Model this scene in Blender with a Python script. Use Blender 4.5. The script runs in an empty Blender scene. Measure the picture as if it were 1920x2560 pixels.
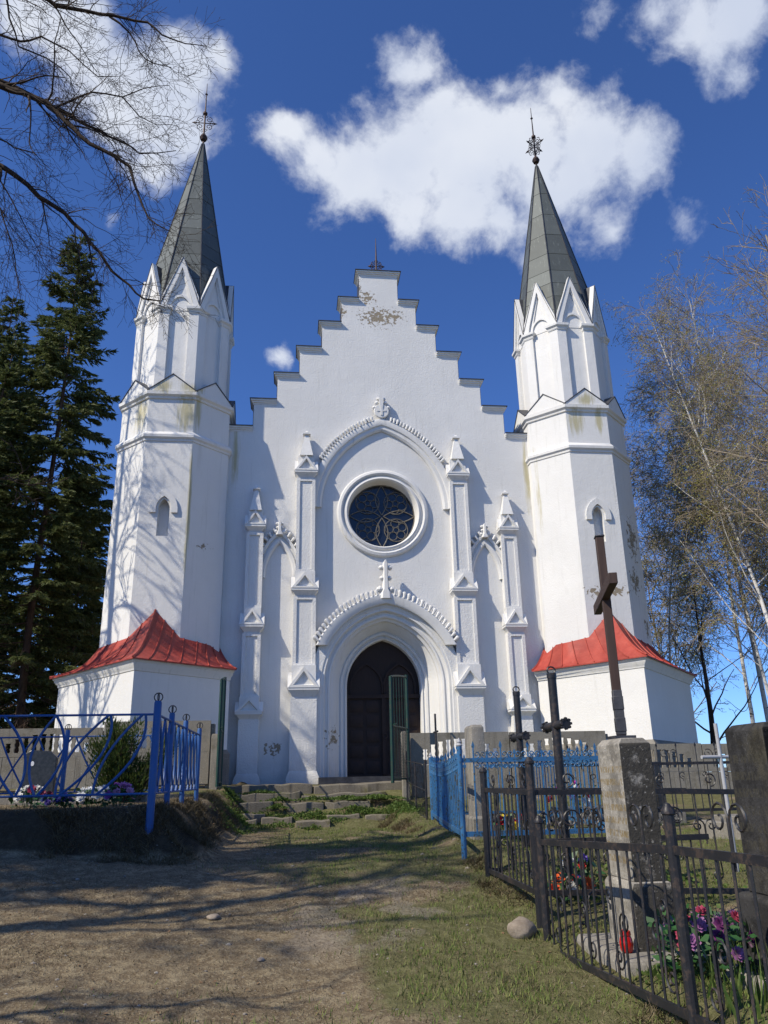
import bpy, bmesh, math, random
import numpy as np
from mathutils import Vector, Matrix
R = math.radians
sc = bpy.context.scene
COL = sc.collection

# ------------------------------------------------------------------ camera
def camera():
    cx, cy, cz, yaw, pit, rol, f = -2.367, -20.5, 0.0, 0.11662, 0.32740, -0.02099, 1961.2
    F = Vector((math.sin(yaw)*math.cos(pit), math.cos(yaw)*math.cos(pit), math.sin(pit)))
    Rt = Vector((math.cos(yaw), -math.sin(yaw), 0)); U = Rt.cross(F)
    R2 = math.cos(rol)*Rt + math.sin(rol)*U
    U2 = -math.sin(rol)*Rt + math.cos(rol)*U
    cam = bpy.data.cameras.new('camera'); o = bpy.data.objects.new('camera', cam); COL.objects.link(o)
    m = Matrix((R2, U2, -F)).transposed().to_4x4(); m.translation = (cx, cy, cz)
    o.matrix_world = m
    cam.sensor_fit = 'VERTICAL'; cam.sensor_height = 24.0; cam.lens = f/2560*24.0
    cam.clip_start = 0.1; cam.clip_end = 3000
    sc.camera = o
camera()

# ------------------------------------------------------------------ sun, sky
SUN_AZ, SUN_EL = R(63.5), R(43.5)        # azimuth measured to the left of the church front's normal
TO_SUN = Vector((-math.sin(SUN_AZ)*math.cos(SUN_EL), -math.cos(SUN_AZ)*math.cos(SUN_EL), math.sin(SUN_EL)))
def sun():
    l = bpy.data.lights.new('sun', 'SUN'); l.energy = 4.75; l.angle = R(0.53); l.color = (1.0, 0.92, 0.77)
    o = bpy.data.objects.new('sun', l); COL.objects.link(o)
    o.rotation_euler = TO_SUN.to_track_quat('Z', 'Y').to_euler()
sun()
sc.view_settings.view_transform = 'Standard'; sc.view_settings.look = 'None'
sc.view_settings.gamma = 1.0; sc.view_settings.exposure = 0.0; sc.view_settings.use_curve_mapping = False
sc.cycles.max_bounces = 5; sc.cycles.diffuse_bounces = 2; sc.cycles.glossy_bounces = 2
sc.cycles.transparent_max_bounces = 6

def nd(nt, t, **kw):
    n = nt.nodes.new('ShaderNode'+t)
    for k, v in kw.items():
        if k in n.inputs: n.inputs[k].default_value = v
        else: setattr(n, k, v)
    return n
def put(nt, sock, v):
    if isinstance(v, bpy.types.NodeSocket): nt.links.new(v, sock)
    elif v is not None: sock.default_value = v
def math_(nt, op, a, b=None, c=None, clamp=False):
    n = nt.nodes.new('ShaderNodeMath'); n.operation = op; n.use_clamp = clamp
    put(nt, n.inputs[0], a); put(nt, n.inputs[1], b)
    if c is not None: put(nt, n.inputs[2], c)
    return n.outputs[0]
def vmath(nt, op, a, b=None):
    n = nt.nodes.new('ShaderNodeVectorMath'); n.operation = op
    put(nt, n.inputs[0], a)
    if b is not None:
        if op == 'SCALE': put(nt, n.inputs['Scale'], b)
        else: put(nt, n.inputs[1], b)
    return n.outputs[1] if op in ('LENGTH', 'DISTANCE', 'DOT_PRODUCT') else n.outputs[0]
def mix(nt, f, a, b, blend='MIX'):
    n = nt.nodes.new('ShaderNodeMix'); n.data_type = 'RGBA'; n.blend_type = blend
    put(nt, n.inputs[0], f)
    for s, v in ((n.inputs[6], a), (n.inputs[7], b)):
        if isinstance(v, (tuple, list)): v = (*v[:3], 1.0)
        put(nt, s, v)
    return n.outputs[2]
def ramp(nt, x, lo, hi, a=0.0, b=1.0):
    n = nt.nodes.new('ShaderNodeMapRange'); n.interpolation_type = 'SMOOTHSTEP'
    put(nt, n.inputs[0], x); n.inputs[1].default_value = lo; n.inputs[2].default_value = hi
    n.inputs[3].default_value = a; n.inputs[4].default_value = b
    return n.outputs[0]
def noise(nt, vec, scale, detail=4.0, rough=0.55, dist=0.0):
    n = nd(nt, 'TexNoise'); n.inputs['Scale'].default_value = scale; n.inputs['Detail'].default_value = detail
    n.inputs['Roughness'].default_value = rough; n.inputs['Distortion'].default_value = dist
    if vec is not None: nt.links.new(vec, n.inputs['Vector'])
    return n.outputs['Fac']
def scaled(nt, vec, s):
    return vmath(nt, 'MULTIPLY', vec, s)

def world():
    w = bpy.data.worlds.new('World'); sc.world = w; w.use_nodes = True
    nt = w.node_tree; nt.nodes.clear()
    out = nd(nt, 'OutputWorld'); bg = nd(nt, 'Background'); bg.inputs['Strength'].default_value = 0.088
    sky = nd(nt, 'TexSky'); sky.sky_type = 'NISHITA'; sky.sun_disc = False
    sky.sun_elevation = SUN_EL; sky.sun_rotation = math.atan2(TO_SUN.x, TO_SUN.y)
    sky.air_density = 0.85; sky.dust_density = 0.25; sky.ozone_density = 4.0; sky.altitude = 400
    tc = nd(nt, 'TexCoord'); d = tc.outputs['Generated']
    # deepen the clear spring blue a little
    deep = mix(nt, 1.0, sky.outputs[0], (0.86, 1.22, 1.85), 'MULTIPLY')
    # fair-weather clouds, laid out by direction over the whole sky
    nv = nd(nt, 'TexNoise'); nv.inputs['Scale'].default_value = 5.0; nv.inputs['Detail'].default_value = 7.0
    nv.inputs['Roughness'].default_value = 0.6
    nt.links.new(d, nv.inputs['Vector'])
    off = vmath(nt, 'SCALE', vmath(nt, 'SUBTRACT', nv.outputs['Color'], (0.5, 0.5, 0.5)), 0.085)
    dd = vmath(nt, 'ADD', d, off)
    blobs = [((-0.020, 0.717, 0.697), 0.048, 0.9),
             ((0.008, 0.733, 0.680), 0.049, 0.9),
             ((0.233, 0.750, 0.619), 0.052, 0.8),
             ((0.303, 0.704, 0.643), 0.069, 1.1),
             ((0.053, 0.739, 0.672), 0.070, 1.0),
             ((0.113, 0.727, 0.677), 0.084, 1.2),
             ((0.180, 0.711, 0.680), 0.093, 1.3),
             ((0.246, 0.689, 0.682), 0.091, 1.3),
             ((0.310, 0.676, 0.669), 0.086, 1.2),
             ((0.369, 0.664, 0.651), 0.062, 1.0),
             ((0.119, 0.656, 0.745), 0.047, 0.9),
             ((0.126, 0.764, 0.633), 0.053, 0.9),
             ((0.185, 0.745, 0.641), 0.071, 1.0),
             ((0.266, 0.722, 0.639), 0.070, 1.0),
             ((0.340, 0.724, 0.600), 0.051, 0.8),
             ((0.148, 0.678, 0.720), 0.054, 0.9),
             ((0.273, 0.651, 0.708), 0.053, 0.9),
             ((0.362, 0.688, 0.628), 0.041, 0.6),
             ((0.213, 0.658, 0.722), 0.040, 0.7),
             ((-0.185, 0.687, 0.703), 0.083, 1.1),
             ((-0.134, 0.665, 0.735), 0.065, 1.0),
             ((-0.232, 0.642, 0.731), 0.079, 1.0),
             ((-0.093, 0.663, 0.743), 0.041, 0.9),
             ((-0.173, 0.735, 0.656), 0.054, 0.8),
             ((-0.137, 0.710, 0.691), 0.054, 0.9),
             ((-0.273, 0.616, 0.739), 0.080, 1.0),
             ((0.439, 0.544, 0.716), 0.056, 1.0),
             ((0.406, 0.561, 0.722), 0.057, 0.8),
             ((0.361, 0.569, 0.738), 0.046, 0.65),
             ((0.434, 0.570, 0.698), 0.049, 0.8),
             ((0.454, 0.573, 0.682), 0.033, 0.8),
             ((0.310, 0.576, 0.757), 0.033, 0.5),
             ((-0.022, 0.869, 0.494), 0.025, 0.9),
             ((-0.214, 0.763, 0.610), 0.018, 0.6),
             ((-0.063, 0.902, 0.427), 0.014, 0.7),
             ((0.265, 0.767, 0.584), 0.029, 0.55),
             ((0.424, 0.691, 0.585), 0.027, 0.4),
             ((0.75, 0.35, 0.56), .20, 1.0), ((-0.75, 0.45, 0.48), .17, 1.0), ((0.45, -0.55, 0.70), .17, .9), ((-0.35, -0.75, 0.56), .14, .9)]
    acc = None
    for c, r, a in blobs:
        c = Vector(c).normalized()
        dist = vmath(nt, 'DISTANCE', dd, tuple(c))
        m = math_(nt, 'MULTIPLY_ADD', dist, -a/r, a)
        acc = m if acc is None else math_(nt, 'SMOOTH_MAX', acc, m, 0.25)
    fb = noise(nt, d, 11.0, 9.0, 0.62, 0.25)
    fine = noise(nt, dd, 34.0, 6.0, 0.6)
    dens = math_(nt, 'ADD', acc, math_(nt, 'MULTIPLY_ADD', fb, 1.5, -0.86))
    dens = math_(nt, 'ADD', dens, math_(nt, 'MULTIPLY_ADD', fine, 0.6, -0.30))
    cov = ramp(nt, dens, 0.03, 0.66)
    lum = noise(nt, dd, 3.2, 4.0, 0.5)
    ccol = mix(nt, ramp(nt, lum, 0.36, 0.66), (6.7, 7.5, 9.3), (9.6, 10.0, 10.8))
    col = mix(nt, math_(nt, 'MULTIPLY', cov, 0.96), deep, ccol)
    nt.links.new(col, bg.inputs['Color']); nt.links.new(bg.outputs[0], out.inputs[0])
world()

# ------------------------------------------------------------------ mesh helpers
BASE = {}
class MB:
    def __init__(s): s.v = []; s.f = []
    def add(s, vs, fs):
        k = len(s.v); s.v.extend(tuple(v) for v in vs); s.f.extend(tuple(i+k for i in f) for f in fs); return s
    def box(s, x0, x1, y0, y1, z0, z1):
        return s.add([(x0,y0,z0),(x1,y0,z0),(x1,y1,z0),(x0,y1,z0),(x0,y0,z1),(x1,y0,z1),(x1,y1,z1),(x0,y1,z1)],
              [(0,3,2,1),(4,5,6,7),(0,1,5,4),(1,2,6,5),(2,3,7,6),(3,0,4,7)])
    def loft(s, rings, cap=True, closed=True):
        n = len(rings[0]); vs = [p for r in rings for p in r]; fs = []
        for i in range(len(rings)-1):
            for j in range(n if closed else n-1):
                k = (j+1) % n
                fs.append((i*n+j, i*n+k, (i+1)*n+k, (i+1)*n+j))
        if cap and closed:
            fs.append(tuple(range(n-1, -1, -1))); fs.append(tuple((len(rings)-1)*n+j for j in range(n)))
        return s.add(vs, fs)
    def extr(s, poly, vec):
        v = Vector(vec); return s.loft([[Vector(p) for p in poly], [Vector(p)+v for p in poly]])
    def tube(s, pts, r, n=6, cap=True, closed=False):
        pts = [Vector(p) for p in pts]; m = len(pts)
        rr = r if isinstance(r, (list, tuple)) else [r]*m
        rings = []; ref = None
        for i, p in enumerate(pts):
            if closed: t = pts[(i+1) % m]-pts[i-1]
            else: t = pts[min(i+1, m-1)]-pts[max(i-1, 0)]
            if t.length < 1e-9: t = Vector((0,0,1))
            t.normalize()
            if ref is None:
                a = Vector((0,0,1)) if abs(t.z) < .9 else Vector((1,0,0))
                ref = t.cross(a).normalized()
            ref = (ref - t*ref.dot(t))
            if ref.length < 1e-6: ref = t.orthogonal()
            ref.normalize(); b = t.cross(ref)
            rings.append([p+(ref*math.cos(2*math.pi*j/n)+b*math.sin(2*math.pi*j/n))*rr[i] for j in range(n)])
        if closed: rings.append(rings[0]); return s.loft(rings, cap=False)
        return s.loft(rings, cap)
    def lathe(s, prof, c=(0,0,0), n=12):
        c = Vector(c)
        return s.loft([[c+Vector((r*math.cos(2*math.pi*j/n), r*math.sin(2*math.pi*j/n), z)) for j in range(n)] for r, z in prof])
    def mesh(s, name, mat, base=(0,0,0), recalc=True, smooth=35):
        me = bpy.data.meshes.new(name)
        b = Vector(base)
        me.from_pydata([(v[0]-b.x, v[1]-b.y, v[2]-b.z) for v in s.v], [], s.f)
        if recalc:
            bm = bmesh.new(); bm.from_mesh(me); bmesh.ops.recalc_face_normals(bm, faces=bm.faces[:]); bm.to_mesh(me); bm.free()
        if smooth:
            me.shade_smooth(); me.set_sharp_from_angle(angle=R(smooth))
        if mat: me.materials.append(mat)
        return me
    def build(s, name, mat, parent=None, base=None, **kw):
        if parent is not None: base = BASE[parent.name]
        elif base is None: base = (0,0,0)
        me = s.mesh(name, mat, base, **kw)
        o = bpy.data.objects.new(name, me); COL.objects.link(o)
        if parent is not None: o.parent = parent
        else: o.location = base
        BASE[o.name] = Vector(base)
        return o
def inst(name, me, M, parent=None):
    """an object that shares mesh data, placed by a world matrix"""
    o = bpy.data.objects.new(name, me); COL.objects.link(o)
    if parent is not None:
        o.parent = parent; M = Matrix.Translation(-BASE[parent.name]) @ M
    o.matrix_local = M
    BASE[o.name] = BASE[parent.name] if parent is not None else M.translation.copy()
    return o
def tag(o, label, cat, group=None):
    o['label'] = label; o['category'] = cat
    if group: o['group'] = group
    return o
def thing(name, loc, label, cat, group=None):
    o = bpy.data.objects.new(name, None); COL.objects.link(o); o.location = loc; o.empty_display_size = .2
    BASE[o.name] = Vector(loc)
    return tag(o, label, cat, group)
def fill_holes(outer, holes, y):
    """flat xz polygon with holes at depth y"""
    bm = bmesh.new()
    for loop in [outer]+holes:
        vs = [bm.verts.new((p[0], y, p[1])) for p in loop]
        for i in range(len(vs)): bm.edges.new((vs[i], vs[(i+1) % len(vs)]))
    bmesh.ops.triangle_fill(bm, use_beauty=True, use_dissolve=False, edges=bm.edges[:], normal=(0,-1,0))
    bm.verts.index_update()
    v = [tuple(p.co) for p in bm.verts]; f = [tuple(q.index for q in t.verts) for t in bm.faces]
    bm.free(); return v, f

# ------------------------------------------------------------------ materials
def mat(name, rough=0.7, metal=0.0, spec=0.4):
    m = bpy.data.materials.new(name); m.use_nodes = True
    nt = m.node_tree; b = nt.nodes['Principled BSDF']
    b.inputs['Roughness'].default_value = rough; b.inputs['Metallic'].default_value = metal
    b.inputs['Specular IOR Level'].default_value = spec
    g = nd(nt, 'NewGeometry')
    return m, nt, b, g.outputs['Position']
def bump(nt, b, h, strength=0.4, dist=0.02):
    n = nd(nt, 'Bump'); n.inputs['Strength'].default_value = strength; n.inputs['Distance'].default_value = dist
    nt.links.new(h, n.inputs['Height']); nt.links.new(n.outputs[0], b.inputs['Normal'])
def spot(nt, P, c, r):
    """1 at c falling to 0 at the ellipsoid r"""
    q = vmath(nt, 'DIVIDE', vmath(nt, 'SUBTRACT', P, c), r)
    return math_(nt, 'SUBTRACT', 1.0, vmath(nt, 'LENGTH', q))
def maxall(nt, l):
    a = l[0]
    for x in l[1:]: a = math_(nt, 'MAXIMUM', a, x)
    return a
def stucco(name, base=(.80,.785,.75), peels=(), stains=(), smudge=1.0, rough_plaster=0.5):
    m, nt, b, P = mat(name, .85, spec=.25)
    big = noise(nt, P, .55, 5, .6); mid = noise(nt, P, 3.1, 5, .6); fine = noise(nt, P, 60, 3, .6)
    streak = noise(nt, scaled(nt, P, (5.0, 5.0, .35)), 1.6, 5, .65)
    col = mix(nt, ramp(nt, big, .35, .7), tuple(c*.93 for c in base), base)
    col = mix(nt, math_(nt, 'MULTIPLY', ramp(nt, streak, .53, .78), .38*smudge), col, (.52,.51,.46))
    col = mix(nt, math_(nt, 'MULTIPLY', ramp(nt, mid, .58, .78), .16*smudge), col, (.58,.56,.50))
    sp = nd(nt, 'SeparateXYZ'); nt.links.new(P, sp.inputs[0])
    low = math_(nt, 'MULTIPLY', ramp(nt, math_(nt, 'ADD', sp.outputs[2], math_(nt, 'MULTIPLY', mid, .9)), .35, 1.1, 1, 0), .40)
    col = mix(nt, low, col, (.42,.40,.35))
    h = math_(nt, 'ADD', math_(nt, 'MULTIPLY', noise(nt, P, 24, 4, .6), rough_plaster), math_(nt, 'MULTIPLY', fine, .5*rough_plaster))
    h = math_(nt, 'ADD', h, math_(nt, 'MULTIPLY', mid, .8))
    if stains:
        l = [spot(nt, P, c, r) for c, r in stains]
        sm = math_(nt, 'ADD', maxall(nt, l), math_(nt, 'MULTIPLY_ADD', noise(nt, scaled(nt, P, (13, 13, 1.1)), 1.0, 5, .7), 1.6, -1.0))
        col = mix(nt, math_(nt, 'MULTIPLY', ramp(nt, sm, -.06, .6), .72), col, (.43,.37,.15))
    if peels:
        l = [spot(nt, P, c, r) for c, r in peels]
        pm = math_(nt, 'ADD', maxall(nt, l), math_(nt, 'MULTIPLY_ADD', noise(nt, P, 9.0, 5, .62, .4), 3.6, -2.42))
        k = ramp(nt, pm, .0, .06)
        under = mix(nt, noise(nt, P, 26, 4, .6), (.22,.17,.11), (.42,.36,.27))
        col = mix(nt, k, col, under)
        h = math_(nt, 'SUBTRACT', h, math_(nt, 'MULTIPLY', k, 1.6))
    nt.links.new(col, b.inputs['Base Color']); bump(nt, b, h, .65, .016)
    return m
MAT = {}
MAT['wall'] = stucco('front_stucco', peels=[((.0,0,13.25),(.95,.6,.55)), ((.45,0,13.3),(.5,.6,.3)), ((-.6,0,14.2),(.16,.6,.4)), ((-1.15,0,13.4),(.3,.6,.4)),
        ((-2.85,0,.75),(.35,.5,.25)), ((-.35,0,13.9),(.4,.5,.35))],
        stains=[((-4.1,0,8.6),(.16,.5,1.3)), ((4.2,0,8.2),(.12,.5,1.8))], rough_plaster=.9)
MAT['trim'] = stucco('moulding_plaster', smudge=1.5, rough_plaster=.35, peels=[((-2.12,-.4,1.2),(.5,.3,.25)), ((-1.35,0,1.0),(.35,.7,.45)), ((3.45,-.3,6.2),(.22,.2,.14))])
MAT['shaft'] = stucco('pier_plaster', rough_plaster=1.2)
MAT['tower'] = stucco('tower_stucco', smudge=1.2, stains=[((-5.35,-1.1,9.35),(.40,.6,.85)), ((-6.6,-1,9.4),(.35,.6,.8)), ((-5.05,-1.0,9.5),(.14,.3,.9)), ((-5.2,-1.1,10.1),(.5,.5,.35)), ((-6.0,-1.1,10.1),(.4,.5,.35)),
        ((-5.12,-1.1,6.6),(.09,.12,2.6)), ((5.4,-1.1,9.45),(.35,.5,.6)), ((6.1,-1.1,9.5),(.2,.4,.6)), ((5.75,-1.1,10.1),(.4,.5,.3)), ((4.4,-.2,7.5),(.1,.3,2.2))],
        peels=[((6.85,-.6,6.1),(.55,.6,.95)), ((6.75,-.7,4.9),(.5,.6,.55)), ((6.1,-1.1,4.55),(.55,.4,.22)), ((5.4,-1.1,4.55),(.35,.4,.22)), ((-4.8,-.75,5.75),(.32,.4,.12)), ((7.05,-.4,3.7),(.2,.4,.4))])
MAT['annex'] = stucco('annex_stucco', smudge=.7)
def simple(name, c1, c2, scale=8, rough=.7, metal=0, bumps=.3, bdist=.01, spec=.4, detail=5):
    m, nt, b, P = mat(name, rough, metal, spec)
    n = noise(nt, P, scale, detail, .65)
    nt.links.new(mix(nt, ramp(nt, n, .3, .7), c1, c2), b.inputs['Base Color'])
    if bumps: bump(nt, b, noise(nt, P, scale*3, 4, .6), bumps, bdist)
    return m
def zinc(name, c1, c2, c3):
    m, nt, b, P = mat(name, .62, 0.15, .4)
    n = noise(nt, P, 1.7, 6, .6); s = noise(nt, scaled(nt, P, (9, 9, .9)), 1.3, 5, .7)
    oi = nd(nt, 'ObjectInfo')
    col = mix(nt, n, c1, c2); col = mix(nt, math_(nt, 'MULTIPLY', ramp(nt, s, .56, .72), .8), col, c3)
    v = math_(nt, 'MULTIPLY_ADD', oi.outputs['Random'], .35, .82)
    col = mix(nt, 1.0, col, v, 'MULTIPLY')
    nt.links.new(col, b.inputs['Base Color']); bump(nt, b, n, .35, .02)
    return m
MAT['zinc'] = zinc('aged_sheet_metal', (.085,.095,.09), (.135,.148,.138), (.24,.26,.235))
MAT['flash'] = simple('dark_flashing', (.045,.045,.05), (.09,.09,.095), 6, .55, .4)
def roof_paint():
    m, nt, b, P = mat('faded_red_roof_paint', .55, 0, .4)
    oi = nd(nt, 'ObjectInfo'); n = noise(nt, P, 2.2, 6, .65); f = noise(nt, P, 13, 5, .7); st = noise(nt, scaled(nt, P, (7,7,1.3)), 1.4, 5, .7)
    col = mix(nt, ramp(nt, n, .3, .7), (.30,.036,.024), (.43,.072,.048))
    col = mix(nt, math_(nt, 'MULTIPLY', ramp(nt, f, .55, .72), .35), col, (.50,.16,.11))
    col = mix(nt, math_(nt, 'MULTIPLY', ramp(nt, st, .56, .74), .5), col, (.17,.035,.022))
    col = mix(nt, 1.0, col, math_(nt, 'MULTIPLY_ADD', oi.outputs['Random'], .30, .84), 'MULTIPLY')
    nt.links.new(col, b.inputs['Base Color']); bump(nt, b, math_(nt, 'ADD', noise(nt, P, 3.5, 3), math_(nt, 'MULTIPLY', f, .15)), .5, .035); return m
MAT['red'] = roof_paint()
MAT['iron'] = simple('wrought_iron', (.035,.024,.022), (.08,.05,.042), 12, .6, .5)
def glass_mat():
    m, nt, b, P = mat('dark_window_glass', .12, 0, .6)
    n = noise(nt, P, 2.2, 2)
    nt.links.new(mix(nt, n, (.006,.008,.014), (.014,.02,.034)), b.inputs['Base Color'])
    bump(nt, b, noise(nt, P, 9, 2), .25, .02)
    return m
MAT['glass'] = glass_mat()
MAT['tracery'] = simple('tracery_bars', (.10,.09,.075), (.20,.18,.145), 14, .7)
def wood(name, a, c, axis=(14, 14, 1.1), rough=.65):
    m, nt, b, P = mat(name, rough, 0, .35)
    n = noise(nt, scaled(nt, P, axis), 2.0, 6, .65, .6)
    nt.links.new(mix(nt, n, a, c), b.inputs['Base Color']); bump(nt, b, n, .35, .006)
    return m
MAT['door'] = wood('dark_door_wood', (.014,.008,.006), (.05,.027,.018))

# ================================================================== ground
def vnoise(x, y, seed=0):
    xi = np.floor(x).astype(np.int64); yi = np.floor(y).astype(np.int64); fx = x-xi; fy = y-yi
    def h(a, b):
        n = (a*374761393 + b*668265263 + seed*974634517) & 0xffffffff
        n = ((n ^ (n >> 13))*1274126177) & 0xffffffff
        return ((n ^ (n >> 16)) & 0xffff)/65535.0
    u = fx*fx*(3-2*fx); v = fy*fy*(3-2*fy)
    return (h(xi,yi)*(1-u)+h(xi+1,yi)*u)*(1-v) + (h(xi,yi+1)*(1-u)+h(xi+1,yi+1)*u)*v
def fbm(x, y, s, o=4, seed=0):
    a = 0; w = .5; 
    for i in range(o): a = a+w*vnoise(x*s, y*s, seed+i); s *= 2.1; w *= .5
    return a/(1-.5**o)
def sstep(a, b, x):
    t = np.clip((x-a)/(b-a), 0, 1); return t*t*(3-2*t)
def ground_h(x, y, rough=True):
    x = np.asarray(x, float); y = np.asarray(y, float)
    base = np.interp(y, [-40,-20.5,-17,-15,-13.5,-12.2,-11,-7.5,-5.6,-5.0,-4.5,-4.05,-3.65,-3.2,-1.5,0,20,60], [-2.2,-1.5,-1.19,-1.09,-.95,-.79,-.76,-.80,-.83,-.71,-.555,-.40,-.25,-.16,-.12,-.1,-.2,-1.2])
    rightp = np.interp(y, [-20,-17,-15,-12.2,-8,-5,-3,-1.5], [-1.25,-1.05,-1.03,-.70,-.66,-.55,-.3,-.1])
    leftp = np.interp(y, [-13,-11.6,-7.5,-4.5,-3], [-.25,-.22,-.26,-.14,-.05])
    k = sstep(-.75, -.35, x+.12*(vnoise(y*1.5, x*0, 5)-.5)); h = base*(1-k)+np.maximum(rightp, base)*k
    ex = -3.55 + .16*(vnoise(y*1.3, y*0, 3)-.5)
    kx = 1-sstep(ex-.35, ex+.42, x); ky = sstep(-12.0, -11.5, y+.25*(vnoise(x*1.6, x*0, 8)-.5)-.12*np.minimum(0, x+4))
    kl = kx*ky*(1-sstep(-4.9, -4.0, y)*.0)
    h = h+.17*(1-sstep(-5.6, -3.0, x))*sstep(-17, -14, y)*(1-kl)
    h = h*(1-kl)+np.maximum(leftp, h)*kl
    global _KL; _KL = kl
    far = sstep(25, 140, np.hypot(x, y)); h = h-far*4.0
    if rough:
        near = 1-sstep(18, 30, np.hypot(x+2, y+12))
        h = h + near*((fbm(x, y, .8, 3, 11)-.5)*.10 + (fbm(x, y, 4.0, 3, 21)-.5)*.045) + near*kl*(1-kl)*4*((fbm(x, y, 6, 3, 31)-.5)*.16+(fbm(x, y, 2.2, 2, 35)-.5)*.34)
    return h
def gz(x, y): return float(ground_h(x, y))
def masks(x, y):
    n = fbm(x, y, .9, 4, 41); m = fbm(x, y, 3.2, 3, 51)
    green = sstep(-2.6, -1.0, x + .16*(y+13) + (n-.5)*3.4)*sstep(-.9, -.5, -np.abs(y+11)*.06)
    green = green*sstep(.38, .58, m*.5+n*.5+.10)
    bl = np.exp(-((x+2.9)**2/1.2+(y+16.4)**2/.5)); green = np.maximum(green, bl*sstep(.35, .6, m))
    green = np.maximum(green, sstep(-.8, -.2, x)*sstep(.45, .62, n)*.45)
    green = np.maximum(green, sstep(-7, -5.2, y)*sstep(.35, .6, m))
    far = sstep(20, 34, np.hypot(x, y+12)); green = np.maximum(green, far*.75)
    grav = np.exp(-((x+1.75-.25*(y+13.6))**2/.55+(y+13.7)**2/1.3))*sstep(.36, .58, m)
    return np.clip(green, 0, 1), np.clip(grav*1.3, 0, 1)
def ground():
    xs = np.unique(np.round(np.concatenate([np.linspace(-700,-60,14), np.linspace(-60,-9,40), np.arange(-9,4.5,.075), np.linspace(4.5,30,40), np.linspace(30,700,18)]), 3))
    ys = np.unique(np.round(np.concatenate([np.linspace(-300,-30,10), np.linspace(-30,-17.5,26), np.arange(-17.5,-3,.075), np.linspace(-3,30,50), np.linspace(30,900,24)]), 3))
    X, Y = np.meshgrid(xs, ys); Z = ground_h(X, Y)
    nx, ny = len(xs), len(ys)
    me = bpy.data.meshes.new('ground')
    i = np.arange(nx*ny).reshape(ny, nx)
    q = np.stack([i[:-1,:-1], i[:-1,1:], i[1:,1:], i[1:,:-1]], -1).reshape(-1, 4)
    me.vertices.add(nx*ny); me.vertices.foreach_set('co', np.stack([X,Y,Z], -1).ravel())
    me.loops.add(q.size); me.loops.foreach_set('vertex_index', q.ravel())
    me.polygons.add(len(q)); me.polygons.foreach_set('loop_start', np.arange(0, q.size, 4)); me.polygons.foreach_set('loop_total', np.full(len(q), 4))
    me.update(calc_edges=True); me.shade_smooth()
    gr, gv = masks(X, Y)
    bank = sstep(.02, .25, _KL)*(1-sstep(-11.2, -10.4, Y))*(X > -9)*sstep(-13.5, -12.4, Y)
    bank = np.maximum(bank, sstep(.05, .3, _KL)*(1-_KL)*1.5).clip(0, 1)
    for nm, a in (('green', gr), ('gravel', gv), ('bank', bank)):
        at = me.attributes.new(nm, 'FLOAT', 'POINT'); at.data.foreach_set('value', a.ravel())
    m, nt, b, P = mat('earth_and_turf', .95, spec=.15)
    n1 = noise(nt, P, 1.1, 6, .65); n2 = noise(nt, P, 9, 6, .7); n3 = noise(nt, P, 55, 4, .7)
    soil = mix(nt, n1, (.115,.083,.05), (.21,.16,.098))
    soil = mix(nt, ramp(nt, n2, .42, .68), soil, (.31,.25,.155))
    soil = mix(nt, ramp(nt, n3, .50, .75), soil, (.44,.37,.25))
    soil = mix(nt, ramp(nt, n3, .26, .40, .55, 0), soil, (.05,.036,.025))
    ga = nd(nt, 'Attribute'); ga.attribute_name = 'green'
    va = nd(nt, 'Attribute'); va.attribute_name = 'gravel'
    turf = mix(nt, n2, (.05,.075,.016), (.13,.15,.04))
    k = ramp(nt, math_(nt, 'ADD', ga.outputs['Fac'], math_(nt, 'MULTIPLY_ADD', n2, .9, -.5)), .25, .75)
    col = mix(nt, math_(nt, 'MULTIPLY', k, .6), soil, turf)
    vor = nd(nt, 'TexVoronoi'); vor.inputs['Scale'].default_value = 38; nt.links.new(P, vor.inputs['Vector'])
    gcol = mix(nt, vor.outputs['Distance'], (.36,.315,.25), (.16,.13,.10))
    kg = ramp(nt, math_(nt, 'ADD', va.outputs['Fac'], math_(nt, 'MULTIPLY_ADD', n2, .8, -.4)), .35, .8)
    col = mix(nt, math_(nt, 'MULTIPLY', kg, .6), col, gcol)
    ba = nd(nt, 'Attribute'); ba.attribute_name = 'bank'      # bank soil, with its deep shade put into the dark colour
    shade_soil = mix(nt, n2, (.018,.014,.010), (.05,.04,.026))
    col = mix(nt, math_(nt, 'MULTIPLY', ramp(nt, math_(nt, 'ADD', ba.outputs['Fac'], math_(nt, 'MULTIPLY_ADD', n2, .7, -.35)), .25, .7), .85), col, shade_soil)
    nt.links.new(col, b.inputs['Base Color'])
    h = math_(nt, 'ADD', math_(nt, 'MULTIPLY', n2, .8), math_(nt, 'MULTIPLY', n3, .35))
    bump(nt, b, h, 1.0, .045)
    me.materials.append(m)
    o = bpy.data.objects.new('ground', me); COL.objects.link(o); o['kind'] = 'structure'
ground()

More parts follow.
